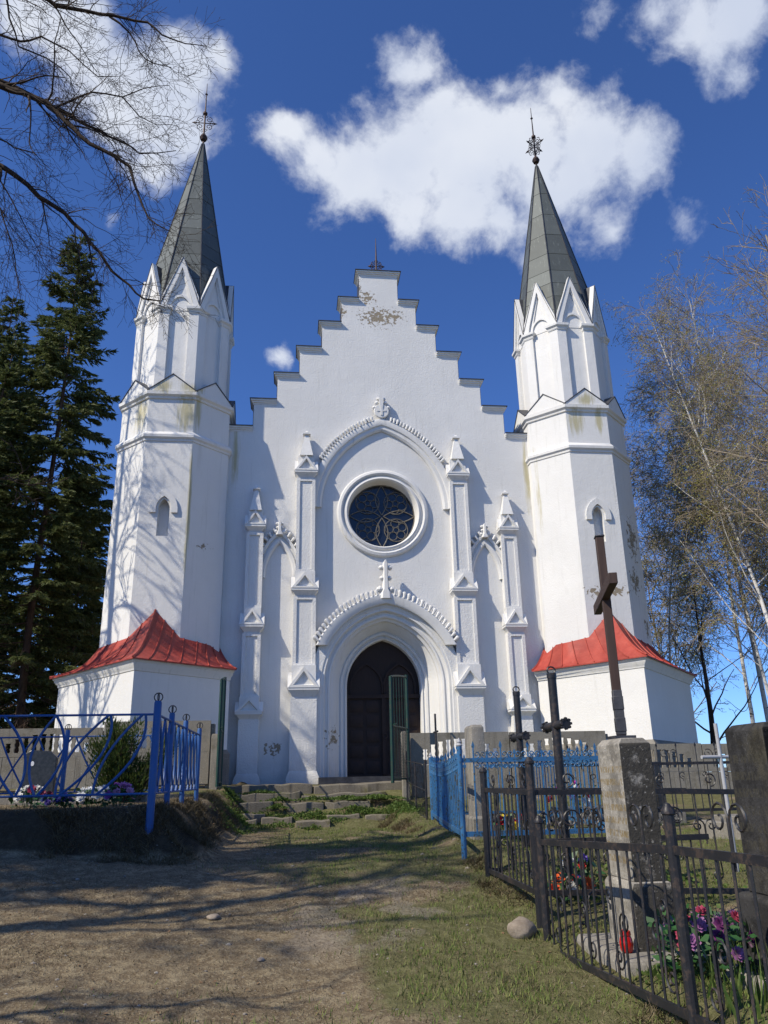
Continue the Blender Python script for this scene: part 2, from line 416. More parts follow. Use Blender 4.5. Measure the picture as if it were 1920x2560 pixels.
# ================================================================== church
CH = thing('church', (0, 0, 0), 'white stuccoed church with stepped gable, twin dark spires and red side roofs', 'church')
def arch(w, c, zs, z0, n=14, cx=0.0, zmin=None):
    """pointed arch, left foot to right foot, as (x,z)"""
    r = w+c; a1 = math.acos(-c/r); pts = []
    a0 = math.pi
    if zmin is not None: a0 = math.pi-math.asin(min(.99, (zmin-zs)/r))
    elif z0 is not None and z0 < zs: pts.append((-w, z0))
    for i in range(n+1):
        t = a0+(a1-a0)*i/n; pts.append((c+r*math.cos(t), zs+r*math.sin(t)))
    pts[-1] = (0.0, pts[-1][1])
    pts = pts+[(-x, z) for x, z in reversed(pts[:-1])]
    return [(x+cx, z) for x, z in pts]
def arch_sweep(mb, prof, w, c, zs, z0, cx=0.0, zmin=None, n=14, closed=True):
    """prof: (offset, y) pairs swept round the arch"""
    rings = [[(x, y, z) for x, z in arch(w+o, c, zs, z0, n, cx, zmin)] for o, y in prof]
    m = len(rings[0]); k = len(rings)
    vs = [p for r in rings for p in r]; fs = []
    for i in range(k if closed else k-1):
        j = (i+1) % k
        for q in range(m-1): fs.append((i*m+q, i*m+q+1, j*m+q+1, j*m+q))
    if closed:
        fs.append(tuple(i*m for i in range(k))); fs.append(tuple(i*m+m-1 for i in reversed(range(k))))
    mb.add(vs, fs)
DW, DC, DZ = .98, .307, 2.3           # door arch: half width, centre offset, springing
STEPS = [(.64,14.87),(1.18,13.87),(1.76,13.0),(2.41,12.12),(3.04,11.22),(3.69,10.36),(4.34,9.5)]
def front_wall():
    up = []
    half = [STEPS[0][0]-.05]
    out = [(-4.34, -.6)]
    pts = []
    for i in range(len(STEPS)-1, -1, -1):
        hw, z = STEPS[i]; hw -= .05; z -= .12
        pts.append((-hw, z if i == len(STEPS)-1 else None)); 
    o = [(-4.34,-.6)]
    prev = None
    for i in range(len(STEPS)-1, -1, -1):
        hw = STEPS[i][0]-.05 if i < len(STEPS)-1 else 4.34
        o.append((-hw, (STEPS[i+1][1]-.12) if i < len(STEPS)-1 else 0.0)); o.append((-hw, STEPS[i][1]-.12))
    o.pop(1)
    outer = o+[(-x, z) for x, z in reversed(o)]
    portal = arch(DW+.72, DC, DZ, -.3, 14)
    rose = [(1.0*math.cos(2*math.pi*i/48), 6.97+1.0*math.sin(2*math.pi*i/48)) for i in range(48)]
    mb = MB(); v, f = fill_holes(outer, [portal, rose], 0.0); mb.add(v, f)
    n = len(outer); T = .55
    vs = [(x, 0, z) for x, z in outer]+[(x, T, z) for x, z in outer]
    mb.add(vs, [(i, (i+1) % n, n+(i+1) % n, n+i) for i in range(n)])
    v, f = fill_holes(outer, [portal], T); mb.add(v, f)
    w = mb.build('front_wall', MAT['wall'], CH)
    # stepped copings with dark flashing
    for i, (hw, z) in enumerate(STEPS):
        for s in ((-1, 1) if i else (0,)):
            if i == 0: x0, x1 = -hw, hw
            else:
                x0, x1 = STEPS[i-1][0]-.05+.003, hw
                if i == 6: x1 = 4.3
                if s < 0: x0, x1 = -x1, -x0
            mb = MB()
            rings = []
            for e, zz in ((.012,-.17),(.018,-.13),(.05,-.115),(.05,-.08),(.085,-.065),(.085,-.02)):
                xl = x0-(e-.04 if (s <= 0) else 0); xr = x1+(e-.04 if (s >= 0) else 0)
                rings.append([(xl,-e,z+zz),(xr,-e,z+zz),(xr,.6,z+zz),(xl,.6,z+zz)])
            mb.loft(rings)
            c = mb.build('gable_coping', MAT['trim'], CH)
            fl = MB(); xl = x0-(.07 if s <= 0 else 0); xr = x1+(.07 if s >= 0 else 0)
            fl.box(xl, xr, -.11, .64, z-.018, z+.002)
            if s <= 0: fl.box(-hw+.034, -hw+.053, .03, .58, z-.80, z-.25)
            if s >= 0: fl.box(hw-.053, hw-.034, .03, .58, z-.80, z-.25)
            fl.build('flashing', MAT['flash'], c)
front_wall()
def nave():
    mb = MB()
    mb.extr([(-4.3,1.0,-.6),(4.3,1.0,-.6),(4.3,1.0,7.6),(-4.3,1.0,7.6)], (0,17,0)); mb.build('nave_wall', MAT['annex'], CH)
    mb = MB(); mb.extr([(-4.55,.57,7.4),(-4.55,.57,7.62),(0,.57,12.4),(4.55,.57,7.62),(4.55,.57,7.4),(0,.57,12.1)], (0,17.3,0)); mb.build('nave_roof', MAT['zinc'], CH)
nave()
def portal():
    mb = MB()
    # receding rolls and hollows, outermost to door
    prof = [(.72,-.22),(.70,-.20),(.64,-.20),(.62,-.17),(.62,-.10),(.56,-.08),(.52,-.11),(.48,-.09),(.46,-.02),(.40,.02),(.40,.12),(.34,.16),(.22,.46),(.20,.48),(.17,.45),(.12,.47),(.11,.54),(.07,.56),(.05,.53),(.01,.56),(0,.62),(0,.95)]
    arch_sweep(mb, prof, DW, DC, DZ, .02, closed=False, n=18)
    mb.build('portal_archivolt', MAT['trim'], CH)
    mb = MB()
    arch_sweep(mb, [(.72,-.22),(.98,-.22),(.98,.02),(.72,.02)], DW, DC, DZ, -.3, n=18); mb.build('portal_front', MAT['shaft'], CH)
    hood = MB(); arch_sweep(hood, [(.80,-.18),(.80,-.33),(.84,-.36),(1.03,-.38),(1.06,-.36),(1.06,-.1)], DW, DC, DZ, None, zmin=3.27, n=18)
    h = hood.build('portal_hood', MAT['trim'], CH)
    crockets(h, DW+1.05, DC, DZ, 3.33, -.30, 17, .17, .125, 0.0, .17)
    finial(h, 0.0, 4.58, -.30, 5.53)
CROCK = {}
def crocket_mesh(hh, ww):
    key = (round(hh,3), round(ww,3))
    if key not in CROCK:
        mb = MB(); prof = [(.30,0),(.34,.25),(.42,.55),(.5,.8),(.40,.95),(.18,1.0)]
        mb.loft([[( -p*ww*.82, -.05-p*.05, z*hh), (-p*ww*.3, -.085-p*.03, z*hh), (p*ww*.3, -.085-p*.03, z*hh), (p*ww*.82, -.05-p*.05, z*hh), (p*ww*.82, .03, z*hh), (-p*ww*.82, .03, z*hh)] for p, z in prof])
        CROCK[key] = mb.mesh('crocket', MAT['trim'])
    return CROCK[key]
def crockets(parent, w, c, zs, zmin, y, n, hh, ww, cx, gap):
    pts = arch(w, c, zs, None, 60, cx, zmin); half = pts[:61]
    L = [0.0]
    for a, b in zip(half, half[1:]): L.append(L[-1]+math.dist(a, b))
    rng = random.Random(int(abs(cx)*100)+n)
    for k in range(n):
        s = (L[-1]-gap)*(k+.5)/n
        i = max(j for j in range(60) if L[j] <= s); t = (s-L[i])/(L[i+1]-L[i])
        x = half[i][0]+(half[i+1][0]-half[i][0])*t; z = half[i][1]+(half[i+1][1]-half[i][1])*t
        nx, nz = x-(cx+c), z-zs
        ang = math.atan2(nx, nz)
        for sg in (-1, 1):
            xx = x if sg < 0 else 2*cx-x
            a = (ang if sg < 0 else -ang)*.75
            inst('crocket', crocket_mesh(hh, ww), Matrix.Translation((xx, y, z-.01)) @ Matrix.Rotation(a+rng.uniform(-.06,.06), 4, 'Y') @ Matrix.Scale(rng.uniform(.9,1.06), 4), parent)
def finial(parent, x, z0, y, z1, s=1.0):
    mb = MB(); h = z1-z0
    mb.loft([[(x-a, y-.05, z0+t*h), (x-a*.55, y-.13, z0+t*h), (x+a*.55, y-.13, z0+t*h), (x+a, y-.05, z0+t*h), (x+a, y+.05, z0+t*h), (x-a, y+.05, z0+t*h)] for t, a in ((-.1,.17*s),(.08,.15*s),(.16,.085*s),(.55,.07*s),(.72,.07*s),(.85,.075*s),(.93,.06*s),(1.0,.012*s))])
    for t, e, rr in ((.16,.16,.095),(.48,.10,.07),(.78,.115,.075)):
        for sg in (-1, 1):
            mb.lathe([(.01,-rr*s),(rr*.8*s,-rr*.5*s),(rr*s,0),(rr*.75*s,rr*.6*s),(.01,rr*s)], (x+sg*e*s, y-.03, z0+t*h), 8)
    mb.build('finial', MAT['trim'], parent)
portal()
def door():
    op = arch(DW+.03, DC, DZ, .05, 14)
    mb = MB(); v, f = fill_holes(op, [], .78); mb.add(v, f)
    mb.extr([(x, .80, z) for x, z in op], (0,.06,0))
    d = mb.build('door', MAT['door'], CH); d['label'] = 'dark brown panelled double door under a pointed head'
    fr = MB(); fr.box(-.98,.98,.70,.779,2.02,2.12); fr.box(-.05,.05,.715,.779,.1,2.02)
    fr.build('door_frame', MAT['door'], d)
    pm = MB(); 
    pm.loft([[(-.17,0,-.15),(.17,0,-.15),(.17,0,.15),(-.17,0,.15)],[(-.17,-.012,-.15),(.17,-.012,-.15),(.17,-.012,.15),(-.17,-.012,.15)],[(-.13,-.03,-.11),(.13,-.03,-.11),(.13,-.03,.11),(-.13,-.03,.11)]])
    pme = pm.mesh('door_panel', MAT['door'])
    for x in (-.72,-.29,.29,.72):
        for k in range(5): inst('door_panel', pme, Matrix.Translation((x, .777, .28+k*.385)), d)
    tr = MB(); arch_sweep(tr, [(.0,.72),(.05,.72),(.05,.779),(.0,.779)], .40, .25, 2.3, 2.14, cx=-.44, n=8); arch_sweep(tr, [(.0,.72),(.05,.72),(.05,.779),(.0,.779)], .40, .25, 2.3, 2.14, cx=.44, n=8)
    tr.build('door_tracery', MAT['door'], d)
    hn = MB(); hn.tube([(.02+.06*math.cos(t), .70, 1.05+.06*math.sin(t)) for t in [i*math.pi/6 for i in range(12)]], .009, 5, closed=True); hn.box(-.0,.04,.70,.72,1.09,1.13)
    hn.build('door_handle', MAT['iron'], d)
    sl = MB(); sl.box(-1.75,1.72,-.62,.79,-.14,.055); sl.build('door_sill', MAT['flash'], CH)
door()
def rose():
    cz = 6.97; N = 48
    ringp = [(1.27,.02),(1.27,-.05),(1.24,-.09),(1.17,-.11),(1.13,-.08),(1.12,-.03),(1.09,-.02),(1.06,-.07),(1.01,-.09),(.98,-.06),(.955,.05),(.93,.34)]
    mb = MB(); n = len(ringp)
    for i in range(N): pass
    vs = [(r*math.cos(2*math.pi*i/N), y, cz+r*math.sin(2*math.pi*i/N)) for r, y in ringp for i in range(N)]
    fs = [(a*N+i, a*N+(i+1) % N, (a+1)*N+(i+1) % N, (a+1)*N+i) for a in range(n-1) for i in range(N)]
    mb.add(vs, fs); ro = mb.build('rose_window', MAT['trim'], CH)
    g = MB(); g.extr([(.96*math.cos(2*math.pi*i/N), .30, cz+.96*math.sin(2*math.pi*i/N)) for i in range(N)], (0,.03,0)); g.build('window_glass', MAT['glass'], ro)
    def bar(pts, closed=False, r=.016):
        t = MB(); t.tube([(x, .275, cz+z) for x, z in pts], r, 5, closed=closed); t.build('tracery_bar', MAT['tracery'], ro)
    for k in range(4):
        a = k*math.pi/2
        for sg in (-1, 1):
            pts = []
            for i in range(13):
                t = i/12; rr = .04+.88*t; q = sg*.17*math.sin(math.pi*t)
                pts.append((rr*math.cos(a)-q*math.sin(a), rr*math.sin(a)+q*math.cos(a)))
            bar(pts)
        b = a+math.pi/4; cx, cc = .56*math.cos(b), .56*math.sin(b)
        bar([(cx+.33*math.cos(t), cc+.33*math.sin(t)) for t in [i*math.pi/12 for i in range(24)]], True, .013)
        for j in range(5):
            e = b+j*2*math.pi/5; ex, ez = cx+.195*math.cos(e), cc+.195*math.sin(e)
            bar([(ex+.115*math.cos(t), ez+.115*math.sin(t)) for t in [i*math.pi/8 for i in range(16)]], True, .010)
        bar([(cx+.075*math.cos(t), cc+.075*math.sin(t)) for t in [i*math.pi/6 for i in range(12)]], True, .008)
    bar([(.925*math.cos(t), .925*math.sin(t)) for t in [i*math.pi/24 for i in range(48)]], True, .018)
rose()
def mouldings():
    # great arch over the rose
    mb = MB(); arch_sweep(mb, [(.0,.02),(.0,-.06),(.05,-.10),(.14,-.10),(.16,-.14),(.28,-.17),(.34,-.15),(.34,.02)], 1.70, .77, 7.1, 7.12, n=22)
    a = mb.build('great_arch', MAT['trim'], CH)
    crockets(a, 1.70+.33, .77, 7.1, 8.45, -.10, 20, .15, .115, 0.0, .22)
    m = MB(); cz = 10.02
    m.lathe([(.01,-.04),(.20,-.04),(.22,0),(.20,.02),(.01,.02)], (0,0,0), 20)
    m.v = [(x, -.16+z, cz+y*1.05) for x, y, z in m.v]
    for sg in (-1, 1):
        for e, zz, rr in ((.2,.12,.07),(.13,.27,.065),(.09,.40,.05)):
            m.lathe([(.01,-rr),(rr*.8,-rr*.5),(rr,0),(rr*.7,rr*.6),(.01,rr)], (sg*e, -.13, cz+zz), 8)
    m.loft([[(-q,-.222,cz+z),(q,-.222,cz+z),(q,-.06,cz+z),(-q,-.06,cz+z)] for q, z in ((.03,-.14),(.035,.1),(.06,.28),(.065,.42),(.012,.55))])
    m.box(-.13,.13,-.215,-.1,cz-.02,cz+.03)
    m.build('medallion', MAT['trim'], a)
    for s in (-1, 1):
        cx = s*2.82
        mb = MB(); arch_sweep(mb, [(.0,.02),(.0,-.05),(.04,-.09),(.11,-.09),(.12,-.05),(.17,-.05),(.19,-.11),(.26,-.12),(.28,.02)], .36, 1.03, 5.12, 5.10, cx=cx, n=14)
        b = mb.build('blind_arch', MAT['trim'], CH)
        crockets(b, .36+.27, 1.03, 5.12, 5.90, -.07, 4, .14, .10, cx, .07)
        finial(b, cx, 6.30, -.09, 6.66, .62)
mouldings()
def rect(w, f, z, cx): return [(cx-w/2, -f, z), (cx+w/2, -f, z), (cx+w/2, .02, z), (cx-w/2, .02, z)]
def pier(cx, secs, pinn):
    """secs: list of (kind, z0, z1, width, front)"""
    body = MB(); caps = []
    for kind, z0, z1, w, f in secs:
        if kind == 'plain':
            body.box(cx-w/2, cx+w/2, -f, .02, z0, z1)
        elif kind == 'panel':
            body.box(cx-w/2, cx+w/2, -f+.035, .02, z0, z1)
            e = .085
            body.box(cx-w/2-.002, cx-w/2+e, -f, -.05, z0+.001, z1-.001); body.box(cx+w/2-e, cx+w/2+.002, -f, -.05, z0+.001, z1-.001)
            body.box(cx-w/2+e, cx+w/2-e, -f-.002, -.06, z1-.09, z1-.002); body.box(cx-w/2+e, cx+w/2-e, -f-.002, -.06, z0+.002, z0+.07)
        elif kind == 'cap': caps.append((z0, z1, w, f))
        elif kind == 'foot':
            body.loft([rect(w+.16, f+.08, z0, cx), rect(w+.14, f+.07, z0+(z1-z0)*.5, cx), rect(w+.01, f+.004, z1, cx)])
    p = body.build('pier', MAT['shaft'], CH)
    for z0, z1, w, f in caps:
        mb = MB(); c0 = .20*(z1-z0)+.03; zc = z0+c0
        mb.loft([rect(w-.20, f-.10, z0, cx), rect(w-.16, f-.075, z0+c0*.35, cx), rect(w-.04, f-.02, z0+c0*.75, cx), rect(w, f, zc-.02, cx), rect(w, f, zc+.035, cx)])
        bw = w-.17; mb.box(cx-bw/2, cx+bw/2, -f+.085, .02, zc, z1)
        # front gablet: raised rim round a sunk tympanum
        A = (cx-w/2, zc+.036); B = (cx+w/2, zc+.036); T = (cx, zc+.036+(z1-zc)*.86); G = (cx, zc+(z1-zc)*.36)
        def tri(k): return [(G[0]+(q[0]-G[0])*k, G[1]+(q[1]-G[1])*k) for q in (A, B, T)]
        o, i1, i2 = tri(1), tri(.68), tri(.56)
        def at(t, y): return [(x, y, z) for x, z in t]
        mb.loft([at(o, -.06), at(o, -f-.012), at(i1, -f-.012), at(i2, -f+.06)], cap=False); mb.add(at(i2, -f+.06), [(0,1,2)])
        # side gablets
        dp = f+.0
        for sg in (-1, 1):
            xa, xb = cx+sg*(w/2-.12), cx+sg*(w/2+.012)
            mb.extr([(xa, -f+.004, zc+.035), (xa, -.004, zc+.035), (xa, -f/2, zc+(z1-zc)*.72)], (xb-xa, 0, 0))
        mb.build('capital', MAT['trim'], p)
    z0, z1, w, f = pinn
    mb = MB(); yc = -f/2
    def sq(a, z): return [(cx-a, yc-a, z), (cx+a, yc-a, z), (cx+a, yc+a, z), (cx-a, yc+a, z)]
    h = z1-z0
    mb.loft([sq(w/2, z0), sq(w/2*.96, z0+.03), sq(w*.13, z0+h*.86)])
    mb.loft([sq(w*.14, z0+h*.82), sq(w*.30, z0+h*.86), sq(w*.30, z0+h*.89), sq(w*.14, z0+h*.92), sq(w*.16, z0+h*.95), sq(.01, z1+.02)])
    mb.build('pinnacle', MAT['trim'], p)
for s in (-1, 1):
    pier(s*2.13, [('foot',-.1,.21,.66,.34),('plain',.21,1.97,.66,.34),('cap',1.97,2.76,.78,.44),('panel',2.75,4.56,.58,.27),('cap',4.56,5.23,.70,.36),('panel',5.22,7.88,.50,.25),('cap',7.88,8.55,.62,.34)], (8.53,9.31,.36,.32))
    pier(s*3.47, [('foot',-.1,.17,.50,.32),('plain',.17,1.44,.50,.32),('cap',1.44,1.99,.66,.42),('panel',1.98,3.60,.46,.26),('cap',3.60,4.26,.60,.35),('panel',4.25,6.31,.44,.24),('cap',6.31,6.93,.54,.32)], (6.91,7.64,.32,.30))
def spiral(c, r0, turns, a0, sg, n=18, ax='x'):
    pts = []
    for i in range(n):
        t = i/(n-1); r = r0*(1-.8*t); a = a0+sg*turns*2*math.pi*t
        u, v = r*math.cos(a), r*math.sin(a)
        pts.append((c[0]+(u if ax == 'x' else 0), c[1]+(u if ax == 'y' else 0), c[2]+v))
    return pts
def iron_cross(name, parent, x, y, z0, ztop, zc, half, rot=0):
    mb = MB()
    mb.tube([(x,y,z0),(x,y,zc+half),(x,y,ztop)], [.034,.028,.009], 6)
    for sg in (-1, 1):
        mb.tube([(x,y,zc),(x+sg*half*.7,y,zc),(x+sg*half*.72,y,zc),(x+sg*half,y,zc)], [.016,.016,.04,.004], 5)
        for q in (-1, 1):
            c = (x+sg*half*.34, y, zc+q*half*.36); mb.tube(spiral(c, half*.27, 1.3, math.pi/2*(1 if q > 0 else -1), sg*q*-1), .013, 4)
            c = (x+sg*half*.56, y, zc+q*half*.16); mb.tube(spiral(c, half*.17, 1.1, 0 if sg < 0 else math.pi, sg*q), .011, 4)
            c = (x+sg*half*.16, y, zc+q*half*.68); mb.tube(spiral(c, half*.15, 1.1, math.pi/2*q, sg*q), .011, 4)
    if rot:
        c, s_ = math.cos(rot), math.sin(rot)
        mb.v = [(x+(a-x)*c-(b-y)*s_, y+(a-x)*s_+(b-y)*c, d) for a, b, d in mb.v]
    return mb
g = iron_cross('g', CH, -.02, .25, 14.86, 16.3, 15.25, .27); g.build('gable_finial', MAT['iron'], CH)

# ------------------------------------------------------------------ towers
def octo(cx, cy, a, z, rot=math.pi/8):
    rr = a/math.cos(math.pi/8)
    return [(cx+rr*math.cos(rot+k*math.pi/4), cy+rr*math.sin(rot+k*math.pi/4), z) for k in range(8)]
def face_frame(cx, cy, k):
    """matrix whose local -y is the outward normal of octagon face k (0 = front), origin on the axis"""
    return Matrix.Translation((cx, cy, 0)) @ Matrix.Rotation(k*math.pi/4, 4, 'Z')
def xf(mb, M): mb.v = [tuple(M @ Vector(v)) for v in mb.v]; return mb
def tower(s):
    cx, cy = s*5.745, .372; a = 1.472
    hs = a*math.tan(math.pi/8)
    mb = MB()
    # front face with the blind lancet, other faces plain
    slit = arch(.145, .19, 6.62, 5.9, 8); outer = [(-hs,-.6),(hs,-.6),(hs,8.58),(-hs,8.58)]
    v, f = fill_holes(outer, [slit], -a); mb.add(v, f)
    n = len(slit); mb.add([(x,-a,z) for x, z in slit]+[(x,-a+.22,z) for x, z in slit], [(i,(i+1) % n,n+(i+1) % n,n+i) for i in range(n)]); mb.add([(x,-a+.22,z) for x, z in slit], [tuple(range(n))])
    xf(mb, face_frame(cx, cy, 0))
    for k in range(1, 8):
        q = MB(); q.add([(-hs,-a,-.6),(hs,-a,-.6),(hs,-a,8.58),(-hs,-a,8.58)], [(0,1,2,3)]); xf(q, face_frame(cx, cy, k)); mb.add(q.v, q.f)
    mb.loft([octo(cx,cy,a-.02,8.7), octo(cx,cy,a-.02,9.85)])
    T = mb.build('tower', MAT['tower'], CH)
    T['label'] = ('left' if s < 0 else 'right')+' octagonal tower with gablets and grey metal spire'
    def cor(name, prof):
        m = MB(); m.loft([octo(cx,cy,q,z) for q, z in prof]); m.build(name, MAT['tower'], T)
    cor('belt_cornice', [(a-.01,8.48),(a+.025,8.50),(a+.03,8.55),(a+.075,8.60),(a+.08,8.67),(a+.06,8.70),(a-.015,8.78)])
    cor('upper_cornice', [(a-.03,9.72),(a+.02,9.74),(a+.03,9.79),(a+.085,9.84),(a+.09,9.93),(a-.1,9.96)])
    hd = MB(); arch_sweep(hd, [(.05,.02-a),(.05,-.055-a),(.20,-.055-a),(.20,.02-a)], .145, .19, 6.62, 6.53, n=10)
    for sg in (-1, 1): hd.box(min(sg*.19,sg*.35), max(sg*.19,sg*.35), -.058-a, .02-a, 6.51, 6.66)
    xf(hd, face_frame(cx, cy, 0)); hd.build('window_hood', MAT['trim'], T)
    # low pediments round the shoulder
    ap = a+.05; hp = (a+.06)*math.tan(math.pi/8)
    pm = MB(); pm.extr([(-hp,-ap,9.955),(hp,-ap,9.955),(0,-ap,10.44)], (0,.42,0)); 
    fm = MB()
    for sg in (-1, 1): fm.extr([(sg*hp*1.0,-ap-.02,9.957),(sg*(hp+.03),-ap-.02,9.957),(0,-ap-.02,10.475),(0,-ap-.02,10.442)], (0,.46,0))
    pme = pm.mesh('pediment', MAT['tower']); fme = fm.mesh('pediment_flashing', MAT['flash'])
    # upper stage
    b = 1.304; hb = b*math.tan(math.pi/8); core = b-.085
    up = MB(); up.loft([octo(cx,cy,core,9.9), octo(cx,cy,core,12.8)]); up.build('belfry', MAT['tower'], T)
    st = MB()  # corner strip, folded round the octagon corner: local corner between face 0 and face 1
    wst = .265
    def corner_poly(w, out, inn):
        # points in the plane: along face0 to the corner, along face1; outward normal offset
        n0 = Vector((0,-1)); n1 = Vector((math.sin(math.pi/4), -math.cos(math.pi/4))); t0 = Vector((1,0)); t1 = Vector((math.cos(math.pi/4), math.sin(math.pi/4)))
        def cp(d): rr = d/math.cos(math.pi/8); return Vector((rr*math.sin(math.pi/8), -rr*math.cos(math.pi/8)))
        C = cp(b); hw = b*math.tan(math.pi/8)
        p0 = n0*out+t0*(hw-w); p1 = n1*out-t1*(hw-w); q0 = n0*inn+t0*(hw-w); q1 = n1*inn-t1*(hw-w)
        return [p0, cp(out), p1, q1, cp(inn), q0]
    def corner_prism(mb, rows):
        mb.loft([[(p.x, p.y, z) for p in corner_poly(w, o, i)] for w, o, i, z in rows])
    corner_prism(st, [(wst, b, core-.05, 9.9), (wst, b, core-.05, 12.55)])
    cp = MB(); corner_prism(cp, [(wst+.01,b+.005,core-.05,12.50),(wst+.03,b+.03,core-.05,12.53),(wst+.03,b+.035,core-.05,12.58),(wst+.075,b+.085,core-.05,12.63),(wst+.08,b+.09,core-.05,12.70),(wst+.0,b+.0,core-.05,12.74)])
    sme = st.mesh('corner_strip', MAT['tower']); cme = cp.mesh('capital', MAT['trim'])
    gm = MB(); zb, zt = 12.73, 14.34; hg = hb+.01
    A, B, Tp = (-hg, zb), (hg, zb), (0, zt)
    def at(t, y): return [(x, y, z) for x, z in t]
    # rim with legs open at the base: left and right bars
    for sg in (-1, 1):
        gm.loft([[(sg*hg,y,zb),(sg*(hg*.92),y,zb+.30),(sg*hg*.38,y,zb+1.08),(sg*.035,y,zt),(0,y,zt+.012),(0,y,zt-.33),(sg*(hg-.225),y,zb+.22),(sg*(hg-.175),y,zb)] for y in (-b-.03, -core+.02)])
        gm.loft([[(sg*(hg-.17),y,zb),(sg*0,y,zt-.31),(0,y,zt-.45),(sg*(hg-.25),y,zb)] for y in (-b+.03, -core+.02)])
    gme = gm.mesh('gablet', MAT['trim'])
    nm = MB(); arch_sweep(nm, [(.0,-core+.02),(.0,-core-.06),(.065,-core-.06),(.065,-core+.02)], .255, .05, 12.76, 12.70, n=10); nme = nm.mesh('niche_arch', MAT['trim'])
    rm = MB(); ty = MB(); ty.extr([(-hg+.05,-core-.012,zb-.1),(hg-.05,-core-.012,zb-.1),(0,-core-.012,zt-.12)], (0,.1,0)); tme = ty.mesh('tympanum', MAT['tower'])
    for sg in (-1, 1): rm.extr([(sg*(hg+.024),-b-.045,zb-.03),(sg*(hg+.012),-b-.045,zb-.04),(0,-b-.045,zt+.014),(0,-b-.045,zt+.034)], (0,.64,0))
    rme = rm.mesh('gablet_roof', MAT['flash'])
    for k in range(8):
        M = face_frame(cx, cy, k)
        if k not in (4,): 
            p_ = inst('pediment', pme, M, T); inst('pediment_flashing', fme, M, T)
        inst('corner_strip', sme, M, T); inst('capital', cme, M, T); inst('gablet', gme, M, T); inst('tympanum', tme, M, T); inst('niche_arch', nme, M, T); inst('gablet_roof', rme, M, T)
    # spire: seamed metal sheets over a core
    ax, ay, az = s*5.63, .50, 19.95; zb = 12.72
    def ring(t, e=0.0):
        c = (cx+(ax-cx)*t, cy+(ay-cy)*t); return octo(c[0], c[1], (b+.02)*(1-t)+e+.015*t, zb+(az-zb)*t)
    co = MB(); co.loft([ring(.0,-.16), ring(.20,-.03), ring(1,-.004)]); co.build('spire_core', MAT['flash'], T)
    T1 = .226
    cuts = [T1,.285,.355,.435,.52,.615,.73,.86,1.0] if s < 0 else [T1,.30,.40,.52,.65,.79,.90,1.0]
    rng = random.Random(5+s)
    for k in range(8):
        k2 = (k+1) % 8
        for q in (.075, .15, T1):       # sheets left and right of the gablet, down to the valleys
            p = {.075:0.0, .15:.075, T1:.15}[q]
            lo, hi = ring(p+.001, .004), ring(q-.001, .004)
            for A0, B0, A1, B1 in ((lo[k], lo[k2], hi[k], hi[k2]), (lo[k2], lo[k], hi[k2], hi[k])):
                A0, B0, A1, B1 = map(Vector, (A0, B0, A1, B1)); f0, f1 = p/T1*.5, q/T1*.5
                P = [A0.lerp(B0, .01), A0.lerp(B0, max(.012, f0+.02)), A1.lerp(B1, f1+.02), A1.lerp(B1, .01)]
                nrm = (P[2]-P[0]).cross(P[3]-P[0]).normalized()
                if nrm.dot(P[0]-Vector((cx, cy, P[0].z))) < 0: nrm = -nrm
                pl = MB(); pl.loft([[v-nrm*.02 for v in P], P]); pl.build('spire_sheet', MAT['zinc'], T, smooth=0)
    for k in range(8):
        for i in range(len(cuts)-1):
            j = .006*rng.uniform(-1,1)
            t0, t1 = cuts[i]+.0008, cuts[i+1]-.0008
            r0, r1 = ring(t0, .004+.006*rng.random()), ring(t1, .001+.002*rng.random())
            k2 = (k+1) % 8
            P = [Vector(r0[k]), Vector(r0[k2]), Vector(r1[k2]), Vector(r1[k])]
            e = .012
            def pull(a_, b_): 
                d = (b_-a_); L = d.length; return a_+d*min(.25, e/max(L,1e-4))
            P = [pull(P[0],P[1]), pull(P[1],P[0]), pull(P[2],P[3]), pull(P[3],P[2])]
            nrm = (P[1]-P[0]).cross(P[3]-P[0]).normalized()
            pl = MB(); pl.loft([[q-nrm*.02 for q in P], P]); pl.build('spire_sheet', MAT['zinc'], T, smooth=0)
    for k in range(8):
        rb = MB(); rb.tube([Vector(ring(t, .012)[k]) for t in (0.02,.5,.985)], [.022,.018,.012], 5); rb.build('spire_rib', MAT['flash'], T)
    fi = iron_cross('f', T, ax, ay, az-.1, 22.42, 20.72, .42, 0.0 if s < 0 else .55)
    fi.lathe([(.01,-.13),(.09,-.1),(.13,0),(.09,.1),(.01,.13)], (ax,ay,20.1), 12); fi.lathe([(.02,-.07),(.075,-.03),(.075,.03),(.02,.07)], (ax,ay,21.12), 10); fi.lathe([(.01,-.05),(.05,0),(.01,.05)], (ax,ay,21.95), 8)
    if s > 0:
        f2 = iron_cross('f', T, ax, ay, 20.2, 21.1, 20.72, .42, .55+math.pi/2); fi.add(f2.v, f2.f)
    fi.build('spire_finial', MAT['iron'], T)
for s in (-1, 1): tower(s)

